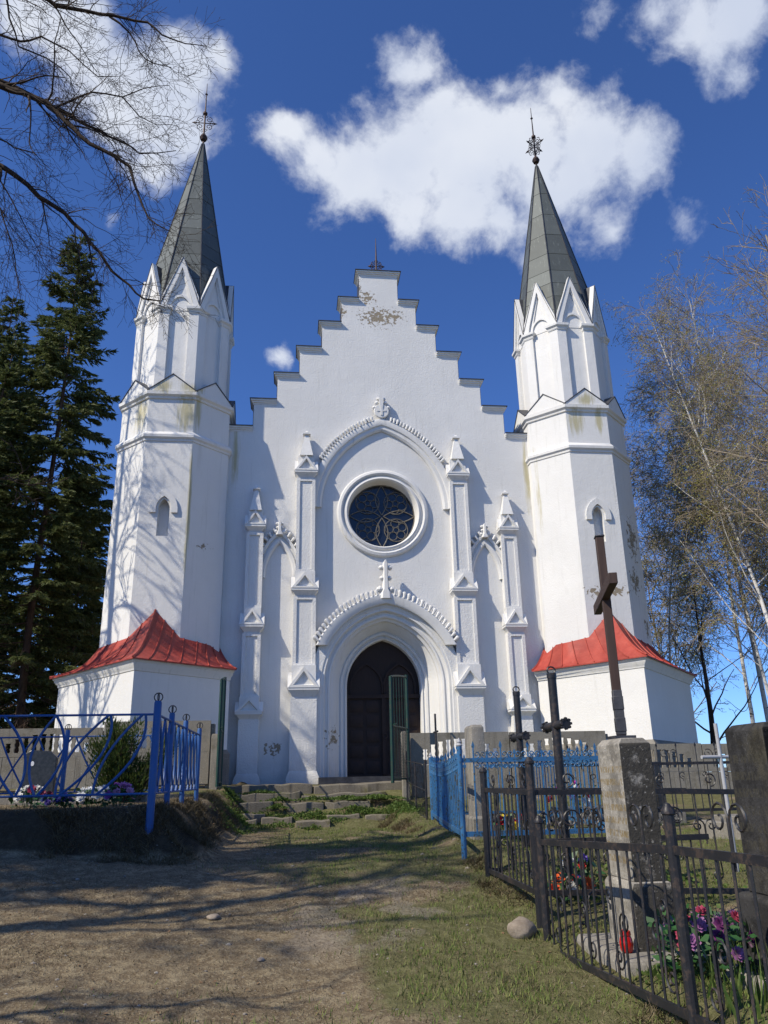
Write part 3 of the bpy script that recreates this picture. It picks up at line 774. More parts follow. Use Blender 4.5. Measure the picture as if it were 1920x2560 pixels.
# ------------------------------------------------------------------ low annexes at the tower feet
def annex(s, inner, front, outer, back):
    pts = [inner, front, outer, back]
    cen = (s*5.75, 1.2)
    def off(p, e):
        d = Vector((p[0]-cen[0], p[1]-cen[1])); d *= 1+e/d.length; return (cen[0]+d.x, cen[1]+d.y)
    def ringz(e, z): return [(*off(p, e), z) for p in pts]
    mb = MB(); mb.loft([ringz(-.22,-.6), ringz(-.22,2.45)]); mb.build('annex_wall', MAT['annex'], CH)
    mb = MB(); mb.loft([ringz(-.10,-.6), ringz(-.10,.62), ringz(-.21,.72)]); mb.build('annex_plinth', MAT['conc'], CH)
    mb = MB(); mb.loft([ringz(-.23,2.32), ringz(-.19,2.34), ringz(-.18,2.39), ringz(-.10,2.46), ringz(-.09,2.50), ringz(-.05,2.53), ringz(-.05,2.57), ringz(-.3,2.58)]); mb.build('annex_cornice', MAT['trim'], CH)
    z0 = 2.585; a = 1.472; hs = a*math.tan(math.pi/8); cx, cy = s*5.745, .372
    P0 = (s*5.76, cy-a-.005, 4.0)
    def tv(x, y, z): return (cx+s*x, cy+y, z)
    # (eave polyline start,end , top polyline)
    faces = [(front, inner, [P0, tv(-hs,-a-.005,3.33), tv(-a*.75,-hs-.55*a*.0-.62,3.24), (s*4.3,-.02,3.25)], 'inner'),
             (front, outer, [P0, tv(hs,-a-.005,3.33), tv(a,-hs,3.22), tv(a+.01,.35,3.2)], 'outer'),
             (outer, back, [tv(a+.01,.35,3.2), tv(a+.01,hs,3.2), tv(hs,a,3.2), tv(0,a,3.3)], 'back')]
    roof = None
    for A, B, top, nm in faces:
        L = [0.0]
        for p, q in zip(top, top[1:]): L.append(L[-1]+(Vector(q)-Vector(p)).length)
        def topp(t):
            d = t*L[-1]
            for i in range(len(top)-1):
                if d <= L[i+1]+1e-9:
                    u = (d-L[i])/max(1e-9, L[i+1]-L[i]); return Vector(top[i]).lerp(Vector(top[i+1]), u)
            return Vector(top[-1])
        A3, B3 = Vector((*off(A,.02), z0)), Vector((*off(B,.02), z0))
        ne = 7 if nm != 'back' else 4
        K = 8
        def surf(t, v):
            e = A3.lerp(B3, t); q = topp(t); p = e.lerp(q, v)
            p.z = z0+(q.z-z0)*(.38*v+.62*v*v); return p
        for i in range(ne):
            t0, t1 = i/ne, (i+1)/ne
            ts = sorted({t0+(t1-t0)*j/3 for j in range(4)} | {l/L[-1] for l in L if t0 < l/L[-1] < t1})
            mb = MB(); vs = []; 
            for t in ts:
                for j in range(K+1): vs.append(surf(t, j/K))
            m = K+1
            fs = [(p*m+j, (p+1)*m+j, (p+1)*m+j+1, p*m+j+1) for p in range(len(ts)-1) for j in range(K)]
            nv = len(vs); vs = vs+[q-Vector((0,0,.03)) for q in vs]; fs = fs+[tuple(nv+k for k in reversed(f)) for f in fs]
            # eave drip edge
            for p in range(len(ts)-1): fs.append((p*m, nv+p*m, nv+(p+1)*m, (p+1)*m))
            mb.add(vs, fs); mb.build('roof_sheet', MAT['red'], CH, smooth=40)
            if i or nm == 'outer':
                sm = MB(); sm.tube([surf(t0, j/K)+Vector((0,0,.012)) for j in range(K+1)], .016 if i else .028, 4); sm.build('roof_seam', MAT['red'], CH)
        hp = MB(); hp.tube([surf(1.0, j/K)+Vector((0,0,.012)) for j in range(K+1)], .026, 4); hp.build('roof_seam', MAT['red'], CH)
    # closing wall line on the church side
def concrete(name, c1, c2, moss=.3, mosscol=(.10,.095,.03)):
    m, nt, b, P = mat(name, .92, 0, .2)
    n = noise(nt, P, 3.5, 6, .7); f = noise(nt, P, 42, 4, .7); ms = noise(nt, P, 2.1, 6, .7)
    col = mix(nt, n, c1, c2); col = mix(nt, ramp(nt, f, .56, .74), col, tuple(min(1, c*1.5) for c in c2)); col = mix(nt, ramp(nt, f, .28, .40, .6, 0), col, tuple(c*.45 for c in c1))
    st = noise(nt, scaled(nt, P, (8,8,.7)), 1.2, 5, .7); col = mix(nt, math_(nt, 'MULTIPLY', ramp(nt, st, .52, .75), .55), col, tuple(c*.4 for c in c1))
    col = mix(nt, math_(nt, 'MULTIPLY', ramp(nt, ms, .52, .70), moss), col, mosscol)
    nt.links.new(col, b.inputs['Base Color']); bump(nt, b, math_(nt, 'ADD', f, n), .6, .012)
    return m
MAT['conc'] = concrete('weathered_concrete', (.17,.155,.13), (.29,.27,.235))
annex(-1, (-3.78,-.95), (-5.83,-3.0), (-8.52,.52), (-6.0,4.2))
annex(1, (3.80,-.35), (5.74,-3.0), (8.95,.92), (6.0,4.2))

# ================================================================== yard: steps, walls, gates
def rot_z(mb, c, a):
    ca, sa = math.cos(a), math.sin(a)
    mb.v = [(c[0]+(x-c[0])*ca-(y-c[1])*sa, c[1]+(x-c[0])*sa+(y-c[1])*ca, z) for x, y, z in mb.v]; return mb
def bevel(o, w=.01, seg=2):
    m = o.modifiers.new('bevel', 'BEVEL'); m.width = w; m.segments = seg; m.limit_method = 'ANGLE'; return o
MAT['slab'] = concrete('mossy_step_concrete', (.12,.105,.08), (.26,.23,.18), .85, (.09,.085,.022))
MAT['paleconc'] = concrete('grey_cast_concrete', (.20,.185,.155), (.33,.305,.265), .12)
def wob_slab(mb, x0, x1, y0, y1, z0, z1, rng, j=.035):
    n = max(3, int((x1-x0)/.2)+1); top = []
    for i in range(n+1):
        x = x0+(x1-x0)*i/n
        a = rng.uniform(-j, j); b = rng.uniform(-j*.5, j*.5)
        top.append((x, y0+a, z1+b))
    rings = [[(x, y, z0), (x, y1, z0), (x, y1, z), (x, y, z)] for x, y, z in top]
    mb.loft(rings); return mb
def steps():
    t = thing('stone_steps', (-2.0,-4.4,-.5), 'worn mossy concrete steps leading up to the church door', 'steps')
    rng = random.Random(3)
    rows = [(0,0,-3.62,-.7,-.42,-.075,[-3.72,-1.95,-.1]), (0,0,-4.02,-3.55,-.55,-.25,[-3.5,-2.2,-.5]), (0,0,-4.42,-4.0,-.7,-.40,[-3.42,-2.72,-2.55,-1.75,-.85]),
            (0,0,-4.90,-4.5,-.86,-.565,[-3.44,-2.85,-2.72,-2.28])]
    for _, _, y0, y1, z0, z1, xs in rows:
        for a, b in zip(xs, xs[1:]):
            if abs(a+2.72) < .01 or abs(a+2.85) < .01: continue
            m = MB(); wob_slab(m, a+.015, b-.015, y0+rng.uniform(-.05,.05), y1, z0, z1+rng.uniform(-.02,.02), rng)
            rot_z(m, ((a+b)/2, y0), rng.uniform(-.05,.05)); tl = rng.uniform(-.05,.05); m.v = [(x, y, z+(x-(a+b)/2)*tl) for x, y, z in m.v]; bevel(m.build('step_slab', MAT['slab'], t), .015)
    m = MB(); wob_slab(m, -2.30,-1.68,-5.36,-4.9,-.95,-.69, rng); bevel(m.build('step_slab', MAT['slab'], t), .015)
    for x0, x1, y0, z in ((-3.45,-3.0,-5.15,-.66),(-2.92,-2.36,-5.02,-.64),(-1.72,-1.12,-4.98,-.62),(-1.02,-.42,-5.05,-.64)):
        m = MB(); wob_slab(m, x0, x1, y0, y0+.4, z-.2, z, rng); rot_z(m, (x0, y0), rng.uniform(-.08,.08)); bevel(m.build('step_slab', MAT['slab'], t), .015)
steps()
def perf_panel(w, h, slots, th=.055, wav=.008):
    """cast panel with slots: list of (x0,x1,z0,z1)"""
    holes = []
    for i, (a, b, c, d) in enumerate(slots):
        n = 5; L = []
        for k in range(n+1): L.append((a+wav*(-1)**k, c+(d-c)*k/n))
        for k in range(n, -1, -1): L.append((b-wav*(-1)**k, c+(d-c)*k/n))
        holes.append(L)
    outer = [(0,0),(w,0),(w,h),(0,h)]
    mb = MB(); v, f = fill_holes(outer, holes, 0.0); mb.add(v, f); mb.add([(x, th, z) for x, y, z in v], f)
    for L in [outer]+holes:
        n = len(L); mb.add([(x,0,z) for x, z in L]+[(x,th,z) for x, z in L], [(i,(i+1) % n,n+(i+1) % n,n+i) for i in range(n)])
    return mb
def arch_slots(w, h, n=10, x0=.22):
    out = []; p = (w-2*x0)/n
    for i in range(n):
        u = (i+.5)/n*2-1; top = h*.80*math.sqrt(max(.05, 1-.80*u*u)); out.append((x0+p*i+.035, x0+p*(i+1)-.035, .14*h, max(.24*h, top)))
    return out
def board_panel(w, h, th=.055, n=9, rng=random):
    mb = MB(); pts = []; 
    for i in range(n):
        a, b = w*i/n, w*(i+1)/n; y = -rng.uniform(0,.006)
        pts += [(a+.004, y), (b-.004, y), (b-.002, .006), (b+.002, .006)]
    pts = pts[:-1]; pts[-1] = (w, 0); 
    mb.loft([[(x, y, z) for x, y in pts]+[(w, th, z), (0, th, z)] for z in (0, h)]); return mb
MAT['fencec'] = concrete('old_fence_concrete', (.19,.172,.14), (.32,.29,.235), .45, (.085,.07,.03))
def yard_wall(label, bays, y=-4.0):
    x0 = min(b[0] for b in bays)
    t = thing('concrete_fence', (x0, y, bays[0][3]), label, 'fence')
    rng = random.Random(len(label))
    for xa, xb, top, bot, split in bays:
        w = xb-xa
        p = perf_panel(w-.02, top-split, arch_slots(w-.02, top-split)); p.v = [(v[0]+xa+.01, v[1]+y, v[2]+split) for v in p.v]; p.build('balustrade_panel', MAT['fencec'], t, smooth=0)
        q = board_panel(w-.02, split-bot-.006, rng=rng); q.v = [(v[0]+xa+.01, v[1]+y-.004, v[2]+bot) for v in q.v]; q.build('lower_panel', MAT['fencec'], t, smooth=0)
    for x in sorted({b[0] for b in bays} | {b[1] for b in bays})[1:]:
        z = [b for b in bays if abs(b[1]-x) < .01]; 
        if not z: continue
        z = z[0]; m = MB(); m.box(x-.07, x+.07, y+.058, y+.2, z[3]-.2, z[2]-.06); bevel(m.build('post', MAT['fencec'], t), .012)
    return t
yard_wall('concrete panel fence with baluster slots behind the blue plot with curved bars', [(-8.15,-6.08,1.06,-.05,.53), (-6.08,-4.0,1.17,-.03,.57), (-10.2,-8.15,1.0,-.05,.47)])
yard_wall('concrete panel fence with arched baluster slots right of the church door', [(.0,2.08,.87,-.5,.25), (2.08,4.16,.86,-.5,.24), (4.16,6.24,.575,-.6,.02), (6.24,8.32,.56,-.6,.0), (8.32,10.4,.5,-.6,-.05)])
for x, lab in ((-3.89,'square concrete gate post beside the edge-on green gate leaf'), (-.12,'square concrete gate post beside the open green gate leaf')):
    m = MB(); z0 = gz(x,-4.2)-.15
    m.loft([[(x-a,-4.12-a,z),(x+a,-4.12-a,z),(x+a,-4.12+a,z),(x-a,-4.12+a,z)] for a, z in ((.075,z0),(.075,.86),(.06,.90))])
    o = m.build('gate_post', MAT['fencec'], None, base=(x,-4.12,z0)); bevel(o, .01); tag(o, lab, 'post')
def paint(name, c, c2, worn=(.20,.13,.09), k=.25, rough=.5):
    m, nt, b, P = mat(name, rough, 0, .4)
    n = noise(nt, P, 7, 5, .65); w = noise(nt, P, 32, 5, .7); col = mix(nt, n, c, c2)
    col = mix(nt, math_(nt, 'MULTIPLY', ramp(nt, math_(nt, 'ADD', math_(nt, 'MULTIPLY', w, .6), math_(nt, 'MULTIPLY', n, .4)), .51, .58), k), col, worn)
    nt.links.new(col, b.inputs['Base Color']); bump(nt, b, w, .3, .004); return m
MAT['green'] = paint('green_gate_paint', (.006,.036,.026), (.010,.06,.042), (.07,.04,.025), .5)
MAT['blue'] = paint('bright_blue_paint', (.018,.075,.26), (.03,.12,.34), (.08,.13,.2), .35)
MAT['blue2'] = paint('flaking_blue_paint', (.02,.10,.27), (.06,.20,.36), (.05,.06,.055), .95)
MAT['black'] = paint('black_iron_paint', (.012,.012,.014), (.03,.03,.034), (.085,.06,.045), .55, .45)
MAT['gray'] = paint('silver_paint', (.35,.35,.36), (.5,.5,.5), (.3,.28,.25), .3, .4)
def gate(hx, hy, ang, label, z0, name='metal_gate', W=1.75):
    t = thing(name, (hx, hy, z0), label, 'gate')
    d = Vector((math.cos(ang), math.sin(ang), 0)); H0, H1 = 1.88, 2.02
    def at(u, z): return Vector((hx, hy, z0+z))+d*u
    def part(nm, pts, r, n=6): m = MB(); m.tube(pts, r, n); m.build(nm, MAT['green'], t)
    part('hinge_stile', [at(0,-.02), at(0,H1+.05)], .034); part('free_stile', [at(W,-.02), at(W,H0)], .034)
    part('bottom_rail', [at(0,.05), at(W,.05)], .022); part('top_rail', [at(W*i/8, H1-(H1-H0)*(i/8)**1.5) for i in range(9)], .02); part('middle_rail', [at(0,1.0), at(W,.98)], .018)
    for i in range(1, 6): part('bar', [at(W*i/6,.05), at(W*i/6, H1-(H1-H0)*(i/6)**1.5)], .005, 4)
    m = MB()
    for i in range(26):
        for sg in (-1, 1):
            u0 = W*i/25; u1 = u0+sg*.92; z0_, z1_ = .05, .97
            if u1 > W: z1_ = .05+.92*(W-u0)/(u1-u0); u1 = W
            if u1 < 0: z1_ = .05+.92*(u0/(u0-u1)); u1 = 0
            m.tube([at(u0, z0_), at(u1, z1_)], .0035, 3, cap=False)
    m.build('wire_mesh', MAT['black'], t)
    h = MB(); h.tube([at(W-.02,1.0), at(W-.02,1.0)+Vector((.06,-.1,0)), at(W-.1,1.02)+Vector((.05,-.12,0))], .012, 5); h.build('latch', MAT['green'], t)
gate(-.08,-4.28, math.atan2(-1.35,-.49), 'open green metal gate leaf with wire mesh before the church door', -.06, W=1.43)
gate(-3.76,-4.10, R(-88), 'green metal gate leaf seen edge-on beside the concrete fence', -.06, W=1.2)

# ================================================================== grave plots
def railed(name, loc, label, group=None): return thing(name, loc, label, 'fence', group)
def cyl(nm, pts, r, mt, t, n=6): m = MB(); m.tube(pts, r, n); return m.build(nm, mt, t)
def ring_finial(post, x, y, z, r=.045):
    for ax in (0, 1):
        m = MB(); m.tube([(x+(r*math.cos(q) if ax == 0 else 0), y+(r*math.cos(q) if ax else 0), z+r*math.sin(q)) for q in [i*math.pi/6 for i in range(12)]], .006, 4, closed=True); m.build('ring_finial', MAT['black'], post)
def blue_curved_fence():
    xr, yf, yb, xl = -3.82, -11.62, -7.58, -7.4
    t = railed('grave_fence', (xr, yf, -.42), 'blue tube grave fence with crossing leaf-shaped bars on the grassy bank')
    B = MAT['blue']; zt, zb = .70, -.10
    posts = [(xr,yf),(xr,-10.55),(xr,-9.25),(xr,yb),(-5.8,yb),(xl,yb),(-5.72,-10.0),(xl,yf)]
    for i, (x, y) in enumerate(posts):
        if i == 6: continue
        z0 = gz(x, y)-.2
        h = .80 if i else .84
        r = .041 if i == 0 else .034
        m = MB(); m.tube([(x,y,z0),(x,y,h-.02),(x,y,h)], [r,r,r*.8], 10); p = m.build('post', B, t); ring_finial(p, x, y, h+.04)
    for a, b in (((xl,yf),(xr,yf)), ((xr,yf),(xr,yb)), ((xr,yb),(xl,yb)), ((xl,yb),(xl,yf))):
        for z in (zt, zb): cyl('rail', [(a[0],a[1],z),(b[0],b[1],z)], .013, B, t, 6)
    def bow(P, x0, x1, x2):
        """quadratic bar through three feet, P maps (u,z)"""
        pts = []
        for i in range(11):
            s = i/10; z = zt+(zb-zt)*s
            # quadratic through (0,x0),(.5,x1),(1,x2)
            u = x0*(1-s)*(1-2*s)+x1*4*s*(1-s)+x2*s*(2*s-1); pts.append(P(u, z))
        cyl('curved_bar', pts, .0145, B, t, 5)
    F = lambda u, z: (xr-u, yf, z)
    for x0, x1, x2 in ((1.04,1.25,1.17),(1.04,.93,1.15),(.50,.86,.97),(.48,.54,.93),(.15,.48,.60),(.12,.19,.56),(1.61,1.63,1.38),(1.57,1.31,1.36),(2.1,2.35,2.2),(2.1,2.0,2.22),(1.82,1.74,1.98),(1.86,2.06,2.0),(2.7,2.5,2.55),(2.68,2.9,2.6)): bow(F, x0, x1, x2)
    S = lambda u, z: (xr, yf+u, z)
    for k in range(10):
        b = .16+k*.38
        bow(S, b, b+.24, b+.10); bow(S, b+.05, b-.06, b+.24)
    K = lambda u, z: (xr-u, yb, z)
    for k in range(6):
        b = .25+k*.55; bow(K, b, b+.25, b+.45); bow(K, b+.5, b+.3, b+.05)
blue_curved_fence()
MAT['granite'] = simple('dark_granite', (.02,.02,.022), (.05,.05,.052), 30, .25, 0, .05, .002, .5)
MAT['white'] = simple('white_enamel', (.75,.75,.73), (.8,.8,.79), 10, .4, 0, 0)
def headstone():
    x, y = -5.6, -9.45; z = gz(x, y)
    t = thing('headstone', (x, y, z), 'dark granite headstone with one pale oval plate inside the blue curved-bar fence', 'headstone')
    m = MB(); m.extr([(x-.20,y-.04,z+.02),(x+.20,y-.04,z+.02),(x+.20,y-.04,.34),(x+.12,y-.04,.42),(x-.12,y-.04,.44),(x-.20,y-.04,.38)], (0,.09,0)); bevel(m.build('slab', MAT['granite'], t), .006)
    m = MB(); m.box(x-.28,x+.28,y-.14,y+.14,z-.15,z+.06); bevel(m.build('plinth', MAT['paleconc'], t), .01)
    for dx, zz in ((-.09,.27),):
        m = MB(); m.extr([(x+dx+.022*math.cos(a), y-.045, zz+.03*math.sin(a)) for a in [i*math.pi/8 for i in range(16)]], (0,.01,0)); m.build('oval_plate', MAT['white'], t)
    for yk in (-9.1,):
        m = MB(); m.box(-6.2,-4.3,yk,yk+.08,-.35,-.12); bevel(m.build('kerb', MAT['paleconc'], t), .008)
headstone()
# ---------------- flowers
PET = {}
def petal_mat(c):
    k = tuple(c)
    if k not in PET: PET[k] = simple('petal', tuple(q*.7 for q in c), c, 40, .6, 0, 0)
    return PET[k]
LEAFM = simple('wreath_leaves', (.012,.05,.012), (.03,.10,.02), 14, .5, 0, 0)
BLOS = {}
def blossom_mesh(col):
    k = tuple(col)
    if k not in BLOS:
        m = MB(); rng = random.Random(4)
        for tier, (n, r, zz, tilt) in enumerate(((8,1.0,.0,.25),(7,.8,.18,.6),(5,.5,.34,1.0))):
            for i in range(n):
                a = 2*math.pi*(i+.5*tier)/n+rng.uniform(-.1,.1); ca, sa = math.cos(a), math.sin(a); w = r*.42
                p = lambda u, v, h: (ca*u-sa*v, sa*u+ca*v, zz+h)
                m.add([p(.08,0,0), p(r*.6,w,r*.6*tilt), p(r,0,r*tilt+.06), p(r*.6,-w,r*.6*tilt)], [(0,1,2,3)])
        BLOS[k] = m.mesh('blossom', petal_mat(col), smooth=0, recalc=False)
    return BLOS[k]
def bouquet(x, y, label, cols, n, spread, r=.055, h=.18, seed=1, zoff=0.0, leaves=60):
    z = gz(x, y)+zoff; rng = random.Random(seed)
    t = thing('flower_bouquet', (x, y, z), label, 'flowers')
    m = MB()
    for i in range(leaves):
        a = rng.uniform(0, 6.28); d = spread*math.sqrt(rng.random())*1.15; c = Vector((x+d*math.cos(a), y+d*math.sin(a), z+rng.uniform(0.0,h)))
        u = Vector((rng.uniform(-1,1), rng.uniform(-1,1), rng.uniform(-.2,.9))).normalized(); v = u.orthogonal().normalized(); l = rng.uniform(.05,.10)
        m.add([c, c+u*l*.5+v*l*.25, c+u*l, c+u*l*.5-v*l*.25], [(0,1,2,3)])
    for i in range(10):
        a = rng.uniform(0, 6.28); m.tube([(x+spread*.4*math.cos(a), y+spread*.4*math.sin(a), z-.02), (x+spread*.8*math.cos(a), y+spread*.8*math.sin(a), z+h)], .004, 3)
    m.build('foliage', LEAFM, t, smooth=0, recalc=False)
    for i in range(n):
        a = 2.4*i+rng.uniform(-.4,.4); d = spread*math.sqrt((i+.5)/n); c = (x+d*math.cos(a), y+d*math.sin(a), z+h*(1-.5*(d/spread)**2)+rng.uniform(-.03,.03))
        N = Vector((math.cos(a)*d/spread, math.sin(a)*d/spread-.6, .8)).normalized()
        M = Matrix.Translation(c) @ N.to_track_quat('Z','Y').to_matrix().to_4x4() @ Matrix.Scale(r*rng.uniform(.75,1.15), 4)
        inst('blossom', blossom_mesh(cols[i % len(cols)]), M, t)
bouquet(-5.35,-10.5, 'mixed white and burgundy artificial flowers before the dark granite headstone', [(.75,.74,.7),(.7,.7,.66),(.25,.02,.06)], 10, .20, seed=2)
bouquet(-4.62,-10.6, 'large white chrysanthemum bunch beside the evergreen bush', [(.78,.78,.75),(.7,.72,.74)], 9, .18, .075, .20, seed=3)
bouquet(-4.97,-10.75, 'deep blue artificial flower bunch low behind the curved-bar fence', [(.02,.03,.22),(.05,.03,.2)], 8, .2, .055, .12, seed=4)
bouquet(-4.32,-10.75, 'pink and violet tulip bunch near the corner of the curved-bar fence', [(.62,.22,.48),(.30,.06,.36),(.6,.3,.5)], 9, .15, .06, .22, seed=5)
def leaf_cloud(m, rng, n, fn, size, up=.5):
    for _ in range(n):
        c, out = fn(); c = Vector(c)
        u = (Vector(out)+Vector((rng.uniform(-.5,.5), rng.uniform(-.5,.5), rng.uniform(-.2,.5)+up))).normalized(); v = u.cross(Vector((rng.uniform(-1,1), rng.uniform(-1,1), rng.uniform(-1,1)))).normalized(); l = size*rng.uniform(.6,1.3)
        m.v.extend([tuple(c-v*l*.16), tuple(c+v*l*.16), tuple(c+u*l)]); k = len(m.v); m.f.append((k-3,k-2,k-1))
def leafmat(name, a, b, c, rough=.6):
    m, nt, bs, P = mat(name, rough, 0, .25)
    n = noise(nt, P, 2.0, 3, .6); n2 = noise(nt, P, 23, 2, .6)
    col = mix(nt, ramp(nt, n2, .35, .7), mix(nt, n, a, b), c); nt.links.new(col, bs.inputs['Base Color'])
    tr = nd(nt, 'BsdfTranslucent'); nt.links.new(col, tr.inputs['Color']); mx = nd(nt, 'MixShader'); mx.inputs[0].default_value = .35
    nt.links.new(bs.outputs[0], mx.inputs[1]); nt.links.new(tr.outputs[0], mx.inputs[2]); nt.links.new(mx.outputs[0], nt.nodes['Material Output'].inputs['Surface'])
    return m
MAT['thuja'] = leafmat('thuja_scales', (.022,.055,.012), (.05,.095,.02), (.10,.115,.03))
def thuja():
    x, y = -4.55, -9.2; z = gz(x, y); rng = random.Random(9)
    t = thing('evergreen_bush', (x, y, z), 'bushy green thuja leaning between flowers inside the blue curved-bar fence', 'bush')
    m = MB(); st = []
    for i in range(16):
        a = rng.uniform(0, 6.28); tip = Vector((x+.22+rng.uniform(-.6,.38), y+rng.uniform(-.35,.35), z+rng.uniform(.45,1.0))); base = Vector((x+.05*math.cos(a), y+.05*math.sin(a), z-.05))
        md = base.lerp(tip, .5)+Vector((rng.uniform(-.08,.08), rng.uniform(-.08,.08), -.05)); m.tube([base, md, tip], [.018,.012,.004], 5); st.append((base, md, tip))
    m.build('stem', MAT['barkd'], t)
    f = MB()
    def pick():
        b, md, tp = rng.choice(st); s = rng.uniform(.3,1.05); p = b.lerp(md, s*2) if s < .5 else md.lerp(tp, s*2-1); d = (tp-b).normalized()
        o = Vector((rng.gauss(0,1), rng.gauss(0,1), rng.gauss(0,.6)))*.065*(1.4-s*.6); return p+o, d*.8+o*6
    leaf_cloud(f, rng, 9000, pick, .06)
    f.build('foliage', MAT['thuja'], t, smooth=0, recalc=False)
def bark(name, a, b, sc_=9, patches=None):
    m, nt, bs, P = mat(name, .9, 0, .15)
    n = noise(nt, scaled(nt, P, (1,1,.25)), sc_, 6, .7)
    col = mix(nt, ramp(nt, n, .3, .7), a, b)
    if patches:
        q = noise(nt, scaled(nt, P, (1.6,1.6,6)), 1.5, 5, .7); col = mix(nt, ramp(nt, q, .57, .64), col, patches)
    nt.links.new(col, bs.inputs['Base Color']); bump(nt, bs, n, .6, .02); return m
MAT['barkd'] = bark('dark_bark', (.03,.022,.017), (.075,.055,.042))
MAT['barks'] = bark('spruce_bark', (.06,.04,.03), (.15,.105,.08))
MAT['birch'] = bark('birch_bark', (.55,.53,.50), (.72,.70,.67), 3, (.03,.028,.026))
MAT['twig'] = bark('brown_twigs', (.055,.035,.027), (.13,.085,.065), 5)
thuja()

# ---------------- blue picket plot
def spear(m, x, y, z, h, r):
    m.loft([[(x-a,y-b,z+q*h),(x+a,y-b,z+q*h),(x+a,y+b,z+q*h),(x-a,y+b,z+q*h)] for q, a, b in ((0,r*.5,r*.5),(.15,r*.5,r*.5),(.2,r*.9,r*.5),(.45,r*1.5,r*.45),(1,.001,.001))])
def blue_picket():
    x0, x1, yf, yb = -.66, 1.08, -12.17, -7.45
    t = railed('grave_fence', (x0, yf, gz(x0, yf)), 'flaking bright blue picket grave fence with spear tips and scrolls')
    B = MAT['blue2']; zt, zb = .16, -.545
    xb = -.17
    for x, y, h in ((x0,yf,.30),(xb,yb,.30),(x1,yf,.30),(x1+.4,yb,.30)):
        z0 = gz(x, y)-.15; m = MB(); m.tube([(x,y,z0),(x,y,h)], .028, 10); p = m.build('post', B, t)
        c = MB(); c.lathe([(.03,0),(.036,.012),(.02,.03),(.026,.045),(.012,.065),(.003,.085)], (x,y,h), 8); c.build('post_cap', MAT['gray'], p)
    def rail(a, b, z, hh=.02, arc=0.0):
        n = 10 if arc else 1
        pts = [(a[0]+(b[0]-a[0])*i/n, a[1]+(b[1]-a[1])*i/n, z-arc*math.sin(math.pi*i/n)) for i in range(n+1)]
        m = MB(); dx, dy = (.012, 0) if abs(a[1]-b[1]) > 1 and abs(a[0]-b[0]) < 1 else (0, .012)
        m.loft([[(p[0]-dx,p[1]-dy,p[2]-hh),(p[0]+dx,p[1]+dy,p[2]-hh),(p[0]+dx,p[1]+dy,p[2]+hh),(p[0]-dx,p[1]-dy,p[2]+hh)] for p in pts]); m.build('rail', B, t)
    sides = [((x0,yf),(x1,yf),0.0,.135), ((x0,yf),(xb,yb),.07,.19), ((xb,yb),(x1+.4,yb),0,.18), ((x1,yf),(x1+.4,yb),0,.19)]
    pk = {}
    def picket(kind):
        if kind not in pk:
            m = MB(); h = .11 if kind else .05
            m.tube([(0,0,zb),(0,0,zt+h)], .0085, 5); spear(m, 0, 0, zt+h-.005, .085 if kind else .06, .011); pk[kind] = m.mesh('picket', B)
        return pk[kind]
    sm = {}
    for ax in ('x', 'y'):
        m = MB(); m.tube(spiral((-.033,0,.035) if ax == 'x' else (0,-.033,.035), .034, 1.2, -math.pi/2, 1, 12, ax), .0055, 4); m.tube(spiral((.033,0,.035) if ax == 'x' else (0,.033,.035), .034, 1.2, -math.pi/2, -1, 12, ax), .0055, 4); sm[ax] = m.mesh('scroll', B)
    for a, b, arc, pitch in sides:
        rail(a, b, zt, .022, arc); rail(a, b, zb, .024)
        L = math.dist(a, b); n = int(L/pitch); ax = 'x' if a[1] == b[1] else 'y'
        for i in range(1, n):
            u = i/n; x, y = a[0]+(b[0]-a[0])*u, a[1]+(b[1]-a[1])*u
            inst('picket', picket(i % 2), Matrix.Translation((x, y, -arc*math.sin(math.pi*u))), t)
            if (a, b) in ((sides[0][0], sides[0][1]), (sides[1][0], sides[1][1])):
                for sgn in (1, -1):
                    inst('scroll', sm[ax], Matrix.Translation((x+(pitch/2 if ax == 'x' else 0), y+(pitch/2 if ax == 'y' else 0), zt-arc*math.sin(math.pi*u)+sgn*.022)) @ Matrix.Scale(sgn, 4, (0,0,1)), t)
blue_picket()
def textrows(m, nt, P, col, ink, axis, z0, z1, rows=9):
    """weathered engraved rows: ochre specks in horizontal bands"""
    sp = nd(nt, 'SeparateXYZ'); nt.links.new(P, sp.inputs[0])
    z = sp.outputs[2]
    fr = math_(nt, 'FRACT', math_(nt, 'MULTIPLY', math_(nt, 'SUBTRACT', z, z0), rows/(z1-z0)))
    band = math_(nt, 'MULTIPLY', ramp(nt, fr, .25, .35), ramp(nt, fr, .75, .85, 1, 0))
    inside = math_(nt, 'MULTIPLY', ramp(nt, z, z0, z0+.02), ramp(nt, z, z1-.02, z1, 1, 0))
    ch = noise(nt, scaled(nt, P, (60,60,18)), 1.0, 3, .6)
    g = nd(nt, 'NewGeometry'); s2 = nd(nt, 'SeparateXYZ'); nt.links.new(g.outputs['Normal'], s2.inputs[0])
    face = ramp(nt, s2.outputs[axis], -.9, -.7, 1, 0)
    k = math_(nt, 'MULTIPLY', math_(nt, 'MULTIPLY', band, inside), math_(nt, 'MULTIPLY', math_(nt, 'MULTIPLY', ramp(nt, ch, .44, .56), .65), face))
    return mix(nt, k, col, ink)
